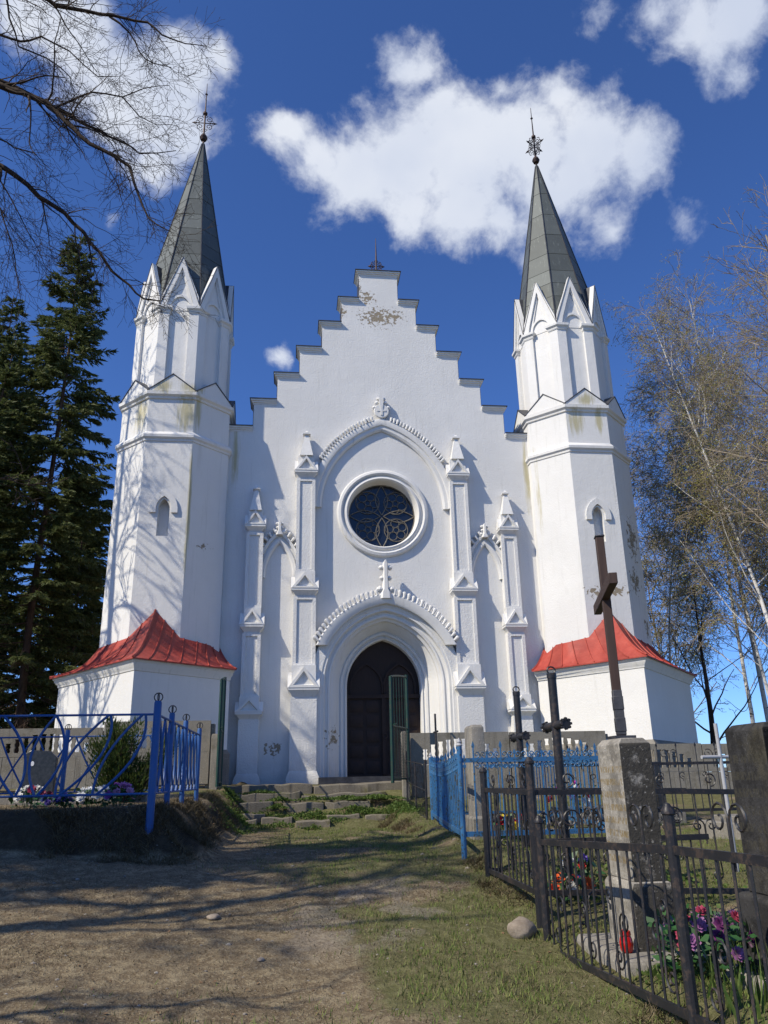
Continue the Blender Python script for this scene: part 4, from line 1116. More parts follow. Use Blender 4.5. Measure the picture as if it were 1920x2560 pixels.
def stele_mat(name, c1, c2, ink, z0, z1, rows):
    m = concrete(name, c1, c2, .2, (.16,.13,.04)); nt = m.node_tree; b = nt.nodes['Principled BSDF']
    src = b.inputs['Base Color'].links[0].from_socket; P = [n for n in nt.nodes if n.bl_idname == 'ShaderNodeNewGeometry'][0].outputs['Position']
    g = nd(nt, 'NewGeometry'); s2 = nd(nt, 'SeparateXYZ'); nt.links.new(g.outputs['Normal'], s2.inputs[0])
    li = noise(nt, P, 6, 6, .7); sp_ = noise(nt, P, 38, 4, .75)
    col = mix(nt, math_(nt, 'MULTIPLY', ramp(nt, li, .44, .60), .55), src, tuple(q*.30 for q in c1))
    shade_crust = mix(nt, ramp(nt, sp_, .60, .70), tuple(q*.26 for q in c1), c2)      # shade of the camera-facing side put into dark lichen colour, with pale flecks
    col = mix(nt, math_(nt, 'MULTIPLY', ramp(nt, s2.outputs[1], -.9, -.6, 1, 0), ramp(nt, li, .30, .44)), col, shade_crust)
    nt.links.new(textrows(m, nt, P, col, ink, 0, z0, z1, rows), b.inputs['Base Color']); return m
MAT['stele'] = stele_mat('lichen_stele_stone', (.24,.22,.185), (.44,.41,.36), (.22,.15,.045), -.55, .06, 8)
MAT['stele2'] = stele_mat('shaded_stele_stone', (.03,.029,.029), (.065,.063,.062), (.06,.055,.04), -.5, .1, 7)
MAT['oak'] = wood('cross_timber', (.028,.018,.016), (.085,.05,.038))
def chamfer_block(m, x0, x1, y0, y1, z0, z1, c=.035, ch=.04):
    def rr(i, z): return [(x0+i,y0+i,z),(x1-i,y0+i,z),(x1-i,y1-i,z),(x0+i,y1-i,z)]
    m.loft([rr(0,z0), rr(0,z1-ch), rr(c,z1)])
def monument():
    cx, cy = -.215, -15.33; z = gz(cx, cy)
    t = thing('grave_monument', (cx, cy, z), 'tall lichened stone stele carrying a dark wooden cross inside the black iron fence', 'monument')
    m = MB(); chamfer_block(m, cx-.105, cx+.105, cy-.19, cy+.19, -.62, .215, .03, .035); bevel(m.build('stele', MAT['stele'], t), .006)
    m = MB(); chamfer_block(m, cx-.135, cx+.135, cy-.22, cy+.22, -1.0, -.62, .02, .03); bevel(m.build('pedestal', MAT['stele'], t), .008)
    m = MB(); chamfer_block(m, cx-.30, cx+.34, cy-.42, cy+.42, -1.35, -.985, .02, .03); bevel(m.build('base_slab', MAT['paleconc'], t), .012)
    c = MB(); c.box(cx-.07,cx+.07,cy-.07,cy+.07,.212,.235); cr = c.build('cross', MAT['flash'], t); cr['label'] = 'dark wooden cross with iron clamps at its foot'
    px, py = cx, cy
    a = R(-15.4); d = Vector((-math.sin(a), math.cos(a), 0)); e = Vector((d.y, -d.x, 0))
    def beam(nm, p0, p1, u, v, mt):
        m = MB(); m.loft([[p0-u-v, p0+u-v, p0+u+v, p0-u+v], [p1-u-v, p1+u-v, p1+u+v, p1-u+v]]); return bevel(m.build(nm, mt, cr), .004)
    O = Vector((px, py, 0))
    beam('upright', O+Vector((0,0,.235)), O+Vector((0,0,1.60)), e*.028, d*.034, MAT['oak'])
    beam('arm', O+d*-.52+e*-.008+Vector((0,0,1.18)), O+d*.52+e*-.008+Vector((0,0,1.18)), e*.027, Vector((0,0,.036)), MAT['oak'])
    beam('top_cover', O+Vector((0,0,1.60)), O+Vector((0,0,1.612)), e*.034, d*.040, MAT['flash'])
    for zz in (.26,.40): beam('clamp', O+Vector((0,0,zz)), O+Vector((0,0,zz+.09)), e*.033, d*.039, MAT['flash'])
    beam('clamp', O+Vector((0,0,.24)), O+Vector((0,0,.53)), e*.030, d*.036, MAT['flash'])
monument()
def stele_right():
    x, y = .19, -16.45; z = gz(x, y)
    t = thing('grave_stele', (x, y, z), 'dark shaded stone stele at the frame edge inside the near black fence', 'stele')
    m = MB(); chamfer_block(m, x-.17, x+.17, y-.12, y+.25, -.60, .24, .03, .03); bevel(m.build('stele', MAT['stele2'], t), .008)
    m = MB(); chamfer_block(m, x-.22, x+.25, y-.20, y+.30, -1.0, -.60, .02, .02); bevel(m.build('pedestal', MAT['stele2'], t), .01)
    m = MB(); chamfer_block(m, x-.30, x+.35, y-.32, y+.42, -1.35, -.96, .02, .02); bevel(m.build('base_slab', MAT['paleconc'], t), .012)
stele_right()
def stele_blue():
    x, y = -.2, -10.85; z = gz(x, y)
    t = thing('grave_stele', (x, y, z), 'plain grey concrete stele standing inside the blue picket fence', 'stele')
    m = MB(); chamfer_block(m, x-.075, x+.075, y-.2, y+.2, -.44, .585, .02, .03); bevel(m.build('stele', MAT['paleconc'], t), .006)
    m = MB(); chamfer_block(m, x-.13, x+.16, y-.28, y+.28, -.95, -.43, .02, .02); bevel(m.build('pedestal', MAT['conc'], t), .01)
stele_blue()
def pipe_cross(x, y, top, arm, half, r, label, mt='black', caps=True, tilt=0.0, name='metal_cross', ang=0.0, dz=0.0):
    z = gz(x, y); t = thing(name, (x, y, z), label, 'cross')
    k = MAT[mt]; m = MB(); m.tube([(x,y,z-.2),(x,y,top)], r, 12); u = m.build('upright', k, t)
    d = Vector((math.sin(ang), -math.cos(ang), 0))
    A, B = Vector((x,y,arm))-d*half-Vector((0,0,dz)), Vector((x,y,arm))+d*half+Vector((0,0,dz)); m = MB(); m.tube([A, B], r*.95, 12); a = m.build('arm', k, t)
    if caps:
        for p, q in ((A,-d), (B,d)):
            m = MB(); s = d.cross(Vector((0,0,1)))
            for i in range(8):
                w = 2*math.pi*i/8; c = p+q*.012+s*math.cos(w)*r*1.02+Vector((0,0,1))*math.sin(w)*r*1.02
                m.tube([c-q*.03, c+q*.004], .013, 5)
            m.tube([p-q*.02, p+q*.01], r*1.05, 10); m.build('end_cap', k, a)
        m = MB(); m.tube([(x,y,top-.03),(x,y,top+.01)], r*1.12, 12); m.tube([(x+.035*math.cos(w), y, top+.035+.03*math.sin(w)) for w in [i*math.pi/6 for i in range(12)]], .007, 4, closed=True); m.build('top_cap', k, u)
pipe_cross(.05,-11.95,.86,.395,.24,.037,'black pipe cross rising behind the corner post of the black fence')
pipe_cross(-.215,-14.0,.80,.385,.25,.037,'thick black pipe cross standing nearest the tall stele with wooden cross')
pipe_cross(-.2,-8.2,.93,.66,.16,.016,'thin dark pointed cross between the green gate and blue picket fence', caps=False)
pipe_cross(1.50,-13.4,.42,.125,.20,.017,'slim silver pipe cross behind the dark stele at the frame edge', 'gray', False, ang=R(-80))

# ---------------- black iron fences
SCR = {}
def scroll_mesh(r, kind):
    k = (r, kind)
    if k not in SCR:
        m = MB()
        if kind == 'C':      # two curls back to back on a common stem
            m.tube([(0,0,-1.6*r)]+[(p[0], 0, p[2]) for p in reversed(spiral((0,0,0), r, 1.35, -math.pi/2, 1, 18))][::-1], .006, 4)
        elif kind == 'S':
            a = spiral((r*.9,0,r*1.5), r, 1.3, math.pi, -1, 16); b = spiral((-r*.9,0,-r*1.5), r, 1.3, 0, -1, 16)
            m.tube(list(reversed(a))+b, .006, 4)
        elif kind == 'V':
            for sg in (-1, 1): m.tube([(0,0,-2.2*r)]+spiral((sg*r*1.05,0,r*.4), r, 1.25, math.pi if sg > 0 else 0, -sg, 16), .006, 4)
        SCR[k] = m.mesh('scroll', MAT['black'])
    return SCR[k]
def iron_fence(label, posts, zt, zb, pitch, post_top, scrolls, loc, bar_r=.0075, spikes=0.0, post_r=.026, low=None):
    t = railed('grave_fence', loc, label); K = MAT['black']
    n_ = len(posts)
    for i, (x, y) in enumerate(posts):
        if post_top is None: break
        z0 = gz(x, y)-.15; m = MB(); h = post_top[i] if isinstance(post_top, (list, tuple)) else post_top
        if h is None: continue
        m.tube([(x,y,z0),(x,y,h)], post_r, 10); p = m.build('post', K, t)
        c = MB(); c.lathe([(post_r*1.02,-.02),(post_r*1.2,-.015),(post_r*1.2,.0),(post_r*.7,.02),(post_r*.5,.03),(.003,.035)], (x,y,h), 10); c.build('post_cap', K, p)
    rng = random.Random(len(label))
    for (a, b) in zip(posts, posts[1:]):
        za = [z(a) if callable(z) else z for z in (zt, zb)]; zb_ = [z(b) if callable(z) else z for z in (zt, zb)]
        A, B = Vector((*a,0)), Vector((*b,0)); d = (B-A); L = d.length; d.normalize(); s = Vector((-d.y, d.x, 0))
        for j in (0, 1):
            p, q = A+Vector((0,0,za[j])), B+Vector((0,0,zb_[j])); m = MB(); u = Vector((0,0,.019)); v = s*.010
            m.loft([[p-u-v,p+u-v,p+u+v,p-u+v],[q-u-v,q+u-v,q+u+v,q-u+v]]); m.build('rail', K, t)
        n = max(2, int(L/pitch)); ang = math.atan2(d.y, d.x)
        for i in range(1, n):
            w = i/n; p = A.lerp(B, w); z1 = za[0]+(zb_[0]-za[0])*w; z0 = za[1]+(zb_[1]-za[1])*w
            m = MB(); m.tube([(p.x,p.y,z0),(p.x,p.y,z1+(spikes if i % 2 else 0))], bar_r, 4)
            if spikes and i % 2: spear(m, p.x, p.y, z1+spikes-.005, .07, .010)
            m.build('bar', K, t)
        for kind, r, h, step, off in scrolls:
            m_ = scroll_mesh(r, kind); k = max(1, int(L/step))
            for i in range(k):
                w = (i+.5+off)/k
                if w > 1: continue
                p = A.lerp(B, w); z1 = za[0]+(zb_[0]-za[0])*w; z0 = za[1]+(zb_[1]-za[1])*w
                flip = -1 if (i % 2) else 1
                inst('scroll', m_, Matrix.Translation(Vector((p.x, p.y, (z0+(z1-z0)*h if h <= 1 else z1+(h-1))))+s*.012) @ Matrix.Rotation(ang, 4, 'Z') @ Matrix.Scale(flip, 4, (1,0,0)), t)
    return t
iron_fence('black iron fence with flat-topped posts between the blue fence and the stele', [(1.35,-12.95),(-.60,-12.93),(-.60,-13.55),(-.60,-14.46),(.55,-14.46),(1.6,-14.46)], lambda p: -.12-.03*max(0, p[0]), lambda p: -.80-.04*max(0,p[0]),
           .105, [None,.05,None,.10,None,None], [('V',.05,.62,.34,0),('S',.04,.25,.36,0),('C',.055,1.09,.42,0)], (-.6,-14.46,gz(-.6,-14.46)), post_r=.032)
iron_fence('low black iron fence with curling scrolls around the stele in the near plot', [(.6,-14.72),(-.645,-14.74),(-.60,-16.70),(-.60,-17.75),(-.60,-18.9)], lambda p: -.44+.05*min(2.5, max(0, -14.74-p[1]))*1.0, lambda p: -1.10+.04*min(3, max(0,-14.74-p[1])),
           .125, [None,-.30,-.17,None,None], [('S',.06,.30,.42,0),('V',.075,1.11,.62,0),('C',.045,.62,.55,.2)], (-.645,-14.74,gz(-.645,-14.74)), post_r=.027)
iron_fence('far black iron fence with spear tips in front of the low concrete wall', [(1.3,-9.4),(2.6,-9.4),(3.9,-9.4)], .12, -.5, .14, [.30,.30,.30], [('V',.07,1.1,.5,0),('C',.05,.75,.3,0)], (1.3,-9.4,gz(1.3,-9.4)), spikes=.22, post_r=.04)
def wire_fence():
    t = railed('wire_fence', (-.1,-6.6,gz(-.1,-6.6)), 'small dark wire mesh fence between the green gate and blue picket fence')
    K = MAT['black']; A = Vector((-.16,-4.55,0)); B = Vector((-.22,-7.2,0))
    for p in (A, B, A.lerp(B,.5)): cyl('post', [(p.x,p.y,gz(p.x,p.y)-.1),(p.x,p.y,.28 if p is not A else .5)], .018, K, t)
    for z in (.2,-.2,-.62): cyl('rail', [(A.x,A.y,z+.12),(B.x,B.y,z)], .009, K, t, 5)
    m = MB()
    for i in range(16):
        p = A.lerp(B, i/15); q = A.lerp(B, min(1, i/15+.3)); r = A.lerp(B, max(0, i/15-.3)); m.tube([(p.x,p.y,-.6),(q.x,q.y,.2)], .004, 3, cap=False); m.tube([(p.x,p.y,-.6),(r.x,r.y,.24)], .004, 3, cap=False)
    m.build('wire_mesh', K, t)
wire_fence()
bouquet(-.25,-14.1,'orange and white artificial flowers at the foot of the thick black pipe cross',[(.75,.09,.02),(.8,.15,.03),(.7,.7,.66),(.08,.05,.35)],7,.16,.06,.16,seed=11)
bouquet(.06,-13.45,'violet and white artificial flowers among green leaves on the bare grave earth',[(.12,.06,.4),(.7,.7,.7),(.7,.05,.03)],5,.14,.05,.18,seed=12)
bouquet(-.12,-16.05,'large lilac and pink artificial wreath between the tall stele and the dark shaded stele',[(.30,.12,.28),(.42,.05,.10),(.36,.2,.30),(.16,.03,.14)],30,.26,.042,.26,seed=13,zoff=.05,leaves=220)
bouquet(.1,-11.3,'red and yellow artificial flowers seen through the blue picket fence',[(.65,.02,.03),(.75,.55,.03)],9,.26,.06,.25,seed=14)
bouquet(1.7,-8.6,'magenta, red and white artificial flowers behind the spear-tipped black fence',[(.55,.02,.35),(.7,.04,.03),(.75,.74,.7),(.35,.1,.5)],12,.32,.075,.55,seed=15)
MAT['redglass'] = simple('red_lantern_glass', (.42,.01,.008), (.55,.02,.012), 20, .15, 0, .2, .005, .6)
def lantern():
    x, y, z = -.42, -15.55, -.985
    t = thing('grave_lantern', (x, y, z), 'red glass grave lantern on the base of the tall stele', 'lantern')
    m = MB(); m.lathe([(.026,0),(.036,.014),(.040,.048),(.034,.076),(.028,.09)], (x,y,z), 14); m.build('glass_jar', MAT['redglass'], t)
    m = MB(); m.lathe([(.029,.089),(.032,.093),(.030,.114),(.014,.121),(.002,.123)], (x,y,z), 14); m.build('lid', MAT['redglass'], t)
lantern()
MAT['stone'] = simple('field_stone', (.20,.16,.12), (.36,.30,.235), 9, .9, 0, .6, .01)
def rock(x, y, r, label=None, squash=.75, seed=1, name='rock', parent=None):
    rng = random.Random(seed); bm = bmesh.new(); bmesh.ops.create_icosphere(bm, subdivisions=3, radius=1)
    from mathutils import noise as mn
    for v in bm.verts:
        k = 1+.16*mn.noise(v.co*1.1+Vector((seed*3.1,0,0)))+.07*mn.noise(v.co*3.0); v.co = Vector((v.co.x*k*1.15, v.co.y*k*.9, v.co.z*k*squash))*r
    me = bpy.data.meshes.new(name); bm.to_mesh(me); bm.free(); me.shade_smooth(); me.materials.append(MAT['stone'])
    o = bpy.data.objects.new(name, me); COL.objects.link(o); o.location = (x, y, gz(x, y)+r*squash*.45); o.rotation_euler = (0,0,rng.uniform(0,6)); 
    if label: tag(o, label, 'rock')
    return o
rock(-.78,-14.6,.10,'rounded tan fieldstone against the foot of the black fence post')
rock(-2.95,-13.75,.055,'flat pale stone lying on the shaded path',.4,3)
rock(-2.55,-14.75,.028,'small white pebble on the path beyond the near grass patch',.5,4)

def tomb(x0, x1, y0, y1, label, dark=True, seed=1):
    z = min(gz(x0, y0), gz(x1, y1)); t = thing('grave_tomb', ((x0+x1)/2, y0, z), label, 'grave')
    for a, b, c, d in ((x0,x1,y0,y0+.1),(x0,x1,y1-.1,y1),(x0,x0+.1,y0+.1,y1-.1),(x1-.1,x1,y0+.1,y1-.1)):
        m = MB(); m.box(a, b, c, d, z-.2, z+.16); bevel(m.build('kerb', MAT['paleconc'], t), .01)
    m = MB(); m.box(x0+.12, x1-.12, y0+.12, y1-.12, z-.1, z+.22); bevel(m.build('slab', MAT['granite' if dark else 'conc'], t), .01)
    m = MB(); m.box(x1-.28, x1-.18, y0+.25, y1-.25, z+.2, z+.85); bevel(m.build('headstone', MAT['granite' if dark else 'conc'], t), .01)
tomb(1.55,3.3,-8.9,-7.6,'dark granite grave slab with headstone behind the spear-tipped fence')
tomb(2.3,3.9,-12.3,-11.2,'low concrete grave with kerb behind the dark stele', False)

# ================================================================== trees
def cross3(a, b):
    return np.stack([a[..., 1]*b[..., 2]-a[..., 2]*b[..., 1], a[..., 2]*b[..., 0]-a[..., 0]*b[..., 2], a[..., 0]*b[..., 1]-a[..., 1]*b[..., 0]], -1)
class Twigs:
    """fast collector of tapered tubes"""
    def __init__(s): s.V = []; s.F = []; s.n = 0
    def tube(s, P, r0, r1, k=3):
        P = np.asarray(P, float); m = len(P)
        T = np.empty_like(P); D = P[1:]-P[:-1]; T[0] = D[0]; T[-1] = D[-1]; T[1:-1] = D[1:]+D[:-1]; T /= np.sqrt((T*T).sum(1, keepdims=True))+1e-9
        ref = np.array([.31,.52,.79]); U = cross3(T, ref); U /= np.sqrt((U*U).sum(1, keepdims=True))+1e-9; W = cross3(T, U)
        rr = np.linspace(r0, r1, m)[:, None, None]; a = np.arange(k)*2*np.pi/k
        ring = P[:, None, :]+rr*(U[:, None, :]*np.cos(a)[None, :, None]+W[:, None, :]*np.sin(a)[None, :, None])
        s.V.append(ring.reshape(-1, 3))
        i = np.arange(m-1)[:, None]*k; j = np.arange(k)[None, :]; j2 = (j+1) % k
        s.F.append((np.stack([i+j, i+j2, i+k+j2, i+k+j], -1).reshape(-1, 4))+s.n); s.n += m*k
    def build(s, name, mt, parent):
        V = np.concatenate(s.V); F = np.concatenate(s.F); b = BASE[parent.name]; V = V-np.array(b)
        me = bpy.data.meshes.new(name); me.vertices.add(len(V)); me.vertices.foreach_set('co', V.ravel())
        me.loops.add(F.size); me.loops.foreach_set('vertex_index', F.ravel()); me.polygons.add(len(F))
        me.polygons.foreach_set('loop_start', np.arange(0, F.size, 4)); me.polygons.foreach_set('loop_total', np.full(len(F), 4))
        me.update(calc_edges=True); me.shade_smooth(); me.materials.append(mt)
        o = bpy.data.objects.new(name, me); COL.objects.link(o); o.parent = parent; BASE[o.name] = b
        if name in ('twigs', 'branches'): o['kind'] = 'stuff'
        return o
def tri_mesh(name, V, mt, parent):
    V = np.asarray(V, float).reshape(-1, 3); b = BASE[parent.name] if parent else Vector((0,0,0)); V = V-np.array(b)
    me = bpy.data.meshes.new(name); n = len(V)//3
    me.vertices.add(len(V)); me.vertices.foreach_set('co', V.ravel()); me.loops.add(n*3); me.loops.foreach_set('vertex_index', np.arange(n*3)); me.polygons.add(n)
    me.polygons.foreach_set('loop_start', np.arange(0, n*3, 3)); me.polygons.foreach_set('loop_total', np.full(n, 3)); me.update(calc_edges=True); me.materials.append(mt)
    o = bpy.data.objects.new(name, me); COL.objects.link(o)
    if parent: o.parent = parent; BASE[o.name] = b
    return o
def wander(rng, p, d, L, n, wig, pull):
    P = [np.array(p, float)]; d = np.array(d, float); d /= np.linalg.norm(d)
    for i in range(n):
        d = d+rng.normal(0, wig, 3)+np.array(pull); d /= np.linalg.norm(d); P.append(P[-1]+d*L/n)
    return np.array(P)
def side_dir(rng, t, ang, az=None):
    t = t/np.linalg.norm(t); a = rng.normal(0, 1, 3); a -= t*a.dot(t); a /= np.linalg.norm(a); return t*math.cos(ang)+a*math.sin(ang)
def ramify(rng, tw, P, r0, r1, lev, cfg, ends):
    """grow side shoots along polyline P"""
    tw[min(lev, len(tw)-1)].tube(P, r0, r1, 5 if r0 > .03 else (4 if r0 > .012 else 3))
    if lev >= cfg['max']: ends.append(P[-1]); return
    L = np.linalg.norm(np.diff(P, axis=0), axis=1).sum(); n = int(L*cfg['dens'][lev]*rng.uniform(.8,1.2)+.5)
    for _ in range(n):
        u = rng.uniform(cfg.get('start',.15) if lev == 0 else .12, 1.0); i = min(len(P)-2, int(u*(len(P)-1))); f = u*(len(P)-1)-i
        p = P[i]*(1-f)+P[i+1]*f; t = P[i+1]-P[i]; d = side_dir(rng, t, rng.uniform(*cfg['ang']))
        l = cfg['len'][lev]*rng.uniform(.5,1.15)*(1-.35*u); r = max(cfg['rmin'], (r0+(r1-r0)*u)*rng.uniform(*cfg.get('rr', (.4,.62))))
        Q = wander(rng, p, d, l, cfg['seg'][lev], cfg['wig'][lev], cfg['pull'][lev])
        ramify(rng, tw, Q, r, max(cfg['rmin']*.8, r*.35), lev+1, cfg, ends)
EXTRA = [([(-6.9,-12.2,7.9),(-6.16,-12.01,7.24),(-5.96,-11.99,6.91),(-5.75,-11.98,6.52),(-5.48,-11.95,6.01)], .016, .004), ([(-6.9,-12.3,7.3),(-5.99,-12.26,6.61),(-5.81,-12.22,6.15),(-5.71,-12.22,5.74),(-5.62,-12.21,5.39)], .014, .004),
         ([(-5.77,-11.63,7.3),(-5.67,-11.63,6.94),(-5.59,-11.63,6.58),(-5.4,-11.6,6.48)], .012, .003), ([(-7.2,-12.0,8.0),(-6.36,-11.77,8.11),(-6.18,-11.73,8.02),(-5.94,-11.66,8.02),(-5.69,-11.6,7.79)], .016, .004)]
def old_tree():
    """bare old tree just out of frame, its limbs reach across the upper corner"""
    base = (-8.6,-13.0); z = gz(*base)
    t = thing('bare_tree', (*base, z), 'bare dark tree whose hanging limbs and twigs cross the upper left sky', 'tree')
    rng = np.random.default_rng(7); tk = Twigs(); b1 = Twigs(); b2 = Twigs()
    trunk = np.array([(-8.6,-13.0,z-.2),(-8.55,-13.0,1),(-8.5,-12.95,3.2),(-8.4,-12.9,5.6),(-8.25,-12.8,7.6),(-8.1,-12.9,10),(-8.0,-13.1,12.5)])
    tk.tube(trunk, .27, .07, 9)
    limbs = [
     ([(-8.3,-12.85,7.2),(-7.3,-12.5,8.3),(-6.2,-12.36,8.41),(-5.9,-12.37,8.31),(-5.57,-12.38,8.15),(-5.3,-12.42,7.83),(-5.09,-12.48,7.57),(-4.78,-12.52,7.34),(-4.45,-12.57,7.08),(-4.28,-12.66,6.56),(-4.13,-12.77,6.19),(-3.87,-12.85,5.96)], .055, .006),
     ([(-8.2,-12.8,8.0),(-7.2,-12.3,8.75),(-6.29,-12.18,8.67),(-5.86,-12.1,8.52),(-5.42,-12.04,8.32),(-5.06,-12.02,8.14),(-4.74,-12.03,7.96),(-4.49,-12.06,7.76),(-4.02,-12.06,7.84)], .040, .005),
     ([(-8.4,-12.9,6.0),(-7.4,-12.1,7.5),(-6.31,-11.75,7.7),(-6.1,-11.73,7.57),(-5.79,-11.67,7.3),(-5.46,-11.62,7.11),(-5.2,-11.61,6.84),(-4.97,-11.61,6.54),(-4.79,-11.63,6.25),(-4.55,-11.63,6.05),(-4.35,-11.65,5.84),(-4.14,-11.68,5.8)], .046, .008),
     ([(-8.1,-12.9,9.2),(-7.0,-12.8,9.7),(-6.06,-12.74,9.65),(-5.66,-12.64,9.59),(-5.4,-12.61,9.51),(-5.03,-12.56,9.51),(-4.72,-12.54,9.5),(-4.42,-12.54,9.46),(-4.22,-12.56,9.24),(-3.91,-12.58,9.1),(-3.64,-12.6,9.06)], .04, .004),
     ([(-4.93,-12.5,9.56),(-4.66,-12.47,9.34),(-4.51,-12.48,9.02),(-4.32,-12.48,8.84),(-4.08,-12.48,8.79)], .016, .004),
     ([(-5.54,-12.29,8.16),(-5.41,-12.14,8.45),(-5.2,-11.96,8.82),(-4.86,-11.75,8.99),(-4.63,-11.58,9.35),(-4.32,-11.41,9.62)], .018, .004),
     ([(-4.86,-11.75,8.99),(-4.64,-11.65,8.78),(-4.4,-11.56,8.73),(-4.13,-11.47,8.82)], .011, .003),
     ([(-6.6,-12.9,9.8),(-6.01,-13.04,9.18),(-5.95,-12.95,8.86),(-5.84,-12.83,8.55),(-5.57,-12.65,8.6),(-5.32,-12.49,8.5),(-5.22,-12.38,8.28)], .02, .004),
     ([(-7.2,-12.7,8.9),(-6.2,-12.58,9.0),(-5.95,-12.55,8.95),(-5.72,-12.54,9.07),(-5.37,-12.48,8.93),(-5.0,-12.44,8.59),(-4.77,-12.45,8.6)], .02, .004)]+EXTRA
    cfg = dict(max=3, dens=[6.2,7.5,8.5], len=[1.0,.5,.2], seg=[7,5,3], wig=[.17,.2,.22], pull=[(.03,0,-.085),(0,0,-.03),(0,0,.02)], ang=(.5,1.15), rmin=.0022, start=.18, rr=(.22,.42))
    ends = []
    for P, r0, r1 in limbs:
        P = np.array(P); fine = [P[0]]
        for a, b in zip(P, P[1:]):
            for s in (.5, 1.0): fine.append(a+(b-a)*s+(rng.normal(0,.012,3) if s < 1 else 0))
        ramify(rng, [b1, b1, b2, b2], np.array(fine), r0, r1, 0, cfg, ends)
    # limbs on the far side of the trunk, out of frame
    cfg2 = dict(max=3, dens=[2.2,2.6,3.0], len=[1.9,.9,.4], seg=[7,5,3], wig=[.16,.2,.2], pull=[(0,0,.02),(0,0,-.02),(0,0,0)], ang=(.5,1.1), rmin=.005, start=.2)
    for k in range(9):
        a = 1.6+k*.52; h = rng.uniform(4.5,10.5); p = np.array([np.interp(h, trunk[:,2], trunk[:,0]), np.interp(h, trunk[:,2], trunk[:,1]), h])
        Q = wander(rng, p, (math.cos(a), math.sin(a), rng.uniform(.3,.9)), rng.uniform(2.5,4), 9, .1, (0,0,.0)); ramify(rng, [b1,b1,b2,b2], Q, .055, .012, 0, cfg2, ends)
    tk.build('trunk', MAT['barkd'], t); b1.build('branches', MAT['barkd'], t); b2.build('twigs', MAT['barkd'], t)
old_tree()
def bare_tree(x, y, H, label, seed, r=.16, name='bare_tree', mt='twig', cfgx=None, lean=(0,0), forks=2, group=None, bmt=None, buds=None, budn=0, budsize=.03, h0=.3, nl=22, up=.55, ll=.33, rmin=.005):
    z = gz(x, y); t = thing(name, (x, y, z), label, 'tree', group)
    rng = np.random.default_rng(seed); tk = Twigs(); b1 = Twigs(); b2 = Twigs(); ends = []
    P = wander(rng, (x, y, z-.2), (lean[0], lean[1], 1), H, 14, .035, (0,0,.03)); tk.tube(P, r, r*.12, 8)
    cfg = dict(max=3, dens=[2.6,3.0,4.5], len=[H*.12,H*.055,H*.028], seg=[6,5,3], wig=[.14,.17,.2], pull=[(0,0,.03),(0,0,.0),(0,0,0)], ang=(.4,1.0), rmin=rmin, start=.15)
    if cfgx: cfg.update(cfgx)
    for k in range(nl):
        u = h0+(1-h0)*((k+.5)/nl)**.9; i = min(12, int(u*14)); p = P[i]+(P[i+1]-P[i])*(u*14-i); a = k*2.4+rng.uniform(-.4,.4)
        l = H*ll*(1.08-u)*rng.uniform(.8,1.2)+.4; Q = wander(rng, p, (math.cos(a), math.sin(a), up+rng.uniform(-.2,.3)), l, 8, .09, cfg.get('lpull', (0,0,.03)))
        ramify(rng, [tk if bmt else b1, b1, b2, b2], Q, max(rmin*2, r*.38*(1.05-u)), rmin*1.5, 0, cfg, ends)
    tk.build('trunk', MAT[bmt or mt], t); b1.build('branches', MAT[mt], t); b2.build('twigs', MAT[mt], t)
    if buds:
        E = np.array(ends); idx = rng.integers(0, len(E), budn); c = E[idx]+rng.normal(0,.10,(budn,3)); d = rng.normal(0,1,(budn,3)); d[:,2] -= .9; d /= np.linalg.norm(d, axis=1, keepdims=True)
        s = np.cross(d, rng.normal(0,1,(budn,3))); s /= np.linalg.norm(s, axis=1, keepdims=True); l = budsize*rng.uniform(.6,1.5,(budn,1))
        tri_mesh('buds', np.stack([c-s*l*.28, c+s*l*.28, c+d*l], 1), MAT[buds], t)
    return t
# trees standing out of frame to the left: their shadows net the tower and the path
bare_tree(-12.6,-3.6,16.5,'tall bare tree standing out of frame left of the church annex', 21, .22, mt='barkd', rmin=.012, nl=26, ll=.26)
bare_tree(-10.6,-16.3,11.5,'bare tree out of frame left of the path beside the near graves', 22, .34, mt='barkd', rmin=.014, nl=18, ll=.46)
bare_tree(-9.9,-17.5,10.5,'slender bare tree out of frame left of the camera beside the path', 23, .24, mt='barkd', rmin=.011, nl=12, ll=.40)
MAT['bud'] = leafmat('birch_catkins', (.26,.25,.06), (.34,.33,.09), (.44,.40,.14))
MAT['twigb'] = bark('reddish_birch_twigs', (.19,.155,.11), (.38,.315,.23), 5)
bcfg = dict(dens=[4.6,5.0,4.2], pull=[(0,0,-.06),(0,0,-.12),(0,0,-.16)], lpull=(0,0,.02), ang=(.35,.9))
bl = [(10.5,-1.0,14.0,31,.075,-.02,'white birch nearest the church annex with olive catkins'), (12.0,-3.0,16.0,32,.10,-.03,'thick white birch at the frame edge with dark patched bark'),
      (9.7,4.2,11.4,33,.05,-.01,'slim pale birch close behind the tower corner'), (12.2,3.0,16.5,34,.08,-.05,'white birch standing behind the two nearer birches'), (11.2,8.0,13.0,35,.065,-.02,'farthest thin birch seen between tower and nearer birches'),
      (11.3,1.0,14.0,36,.055,-.05,'leaning thin white birch behind the annex'), (12.4,-.6,15.5,37,.08,-.04,'upright white birch at the frame edge behind the thick one'), (13.4,6.0,15.5,38,.08,-.03,'tall birch far behind at the frame edge')]
for x, y, H, sd, r, ln, lab in bl:
    bare_tree(x, y, H, lab, sd, r, 'birch_tree', 'twigb', bcfg, (ln, 0), bmt='birch', buds='bud', budn=17000, budsize=.042, h0=.16, nl=26, up=1.1, ll=.30, rmin=.006, group='birches right of the church')
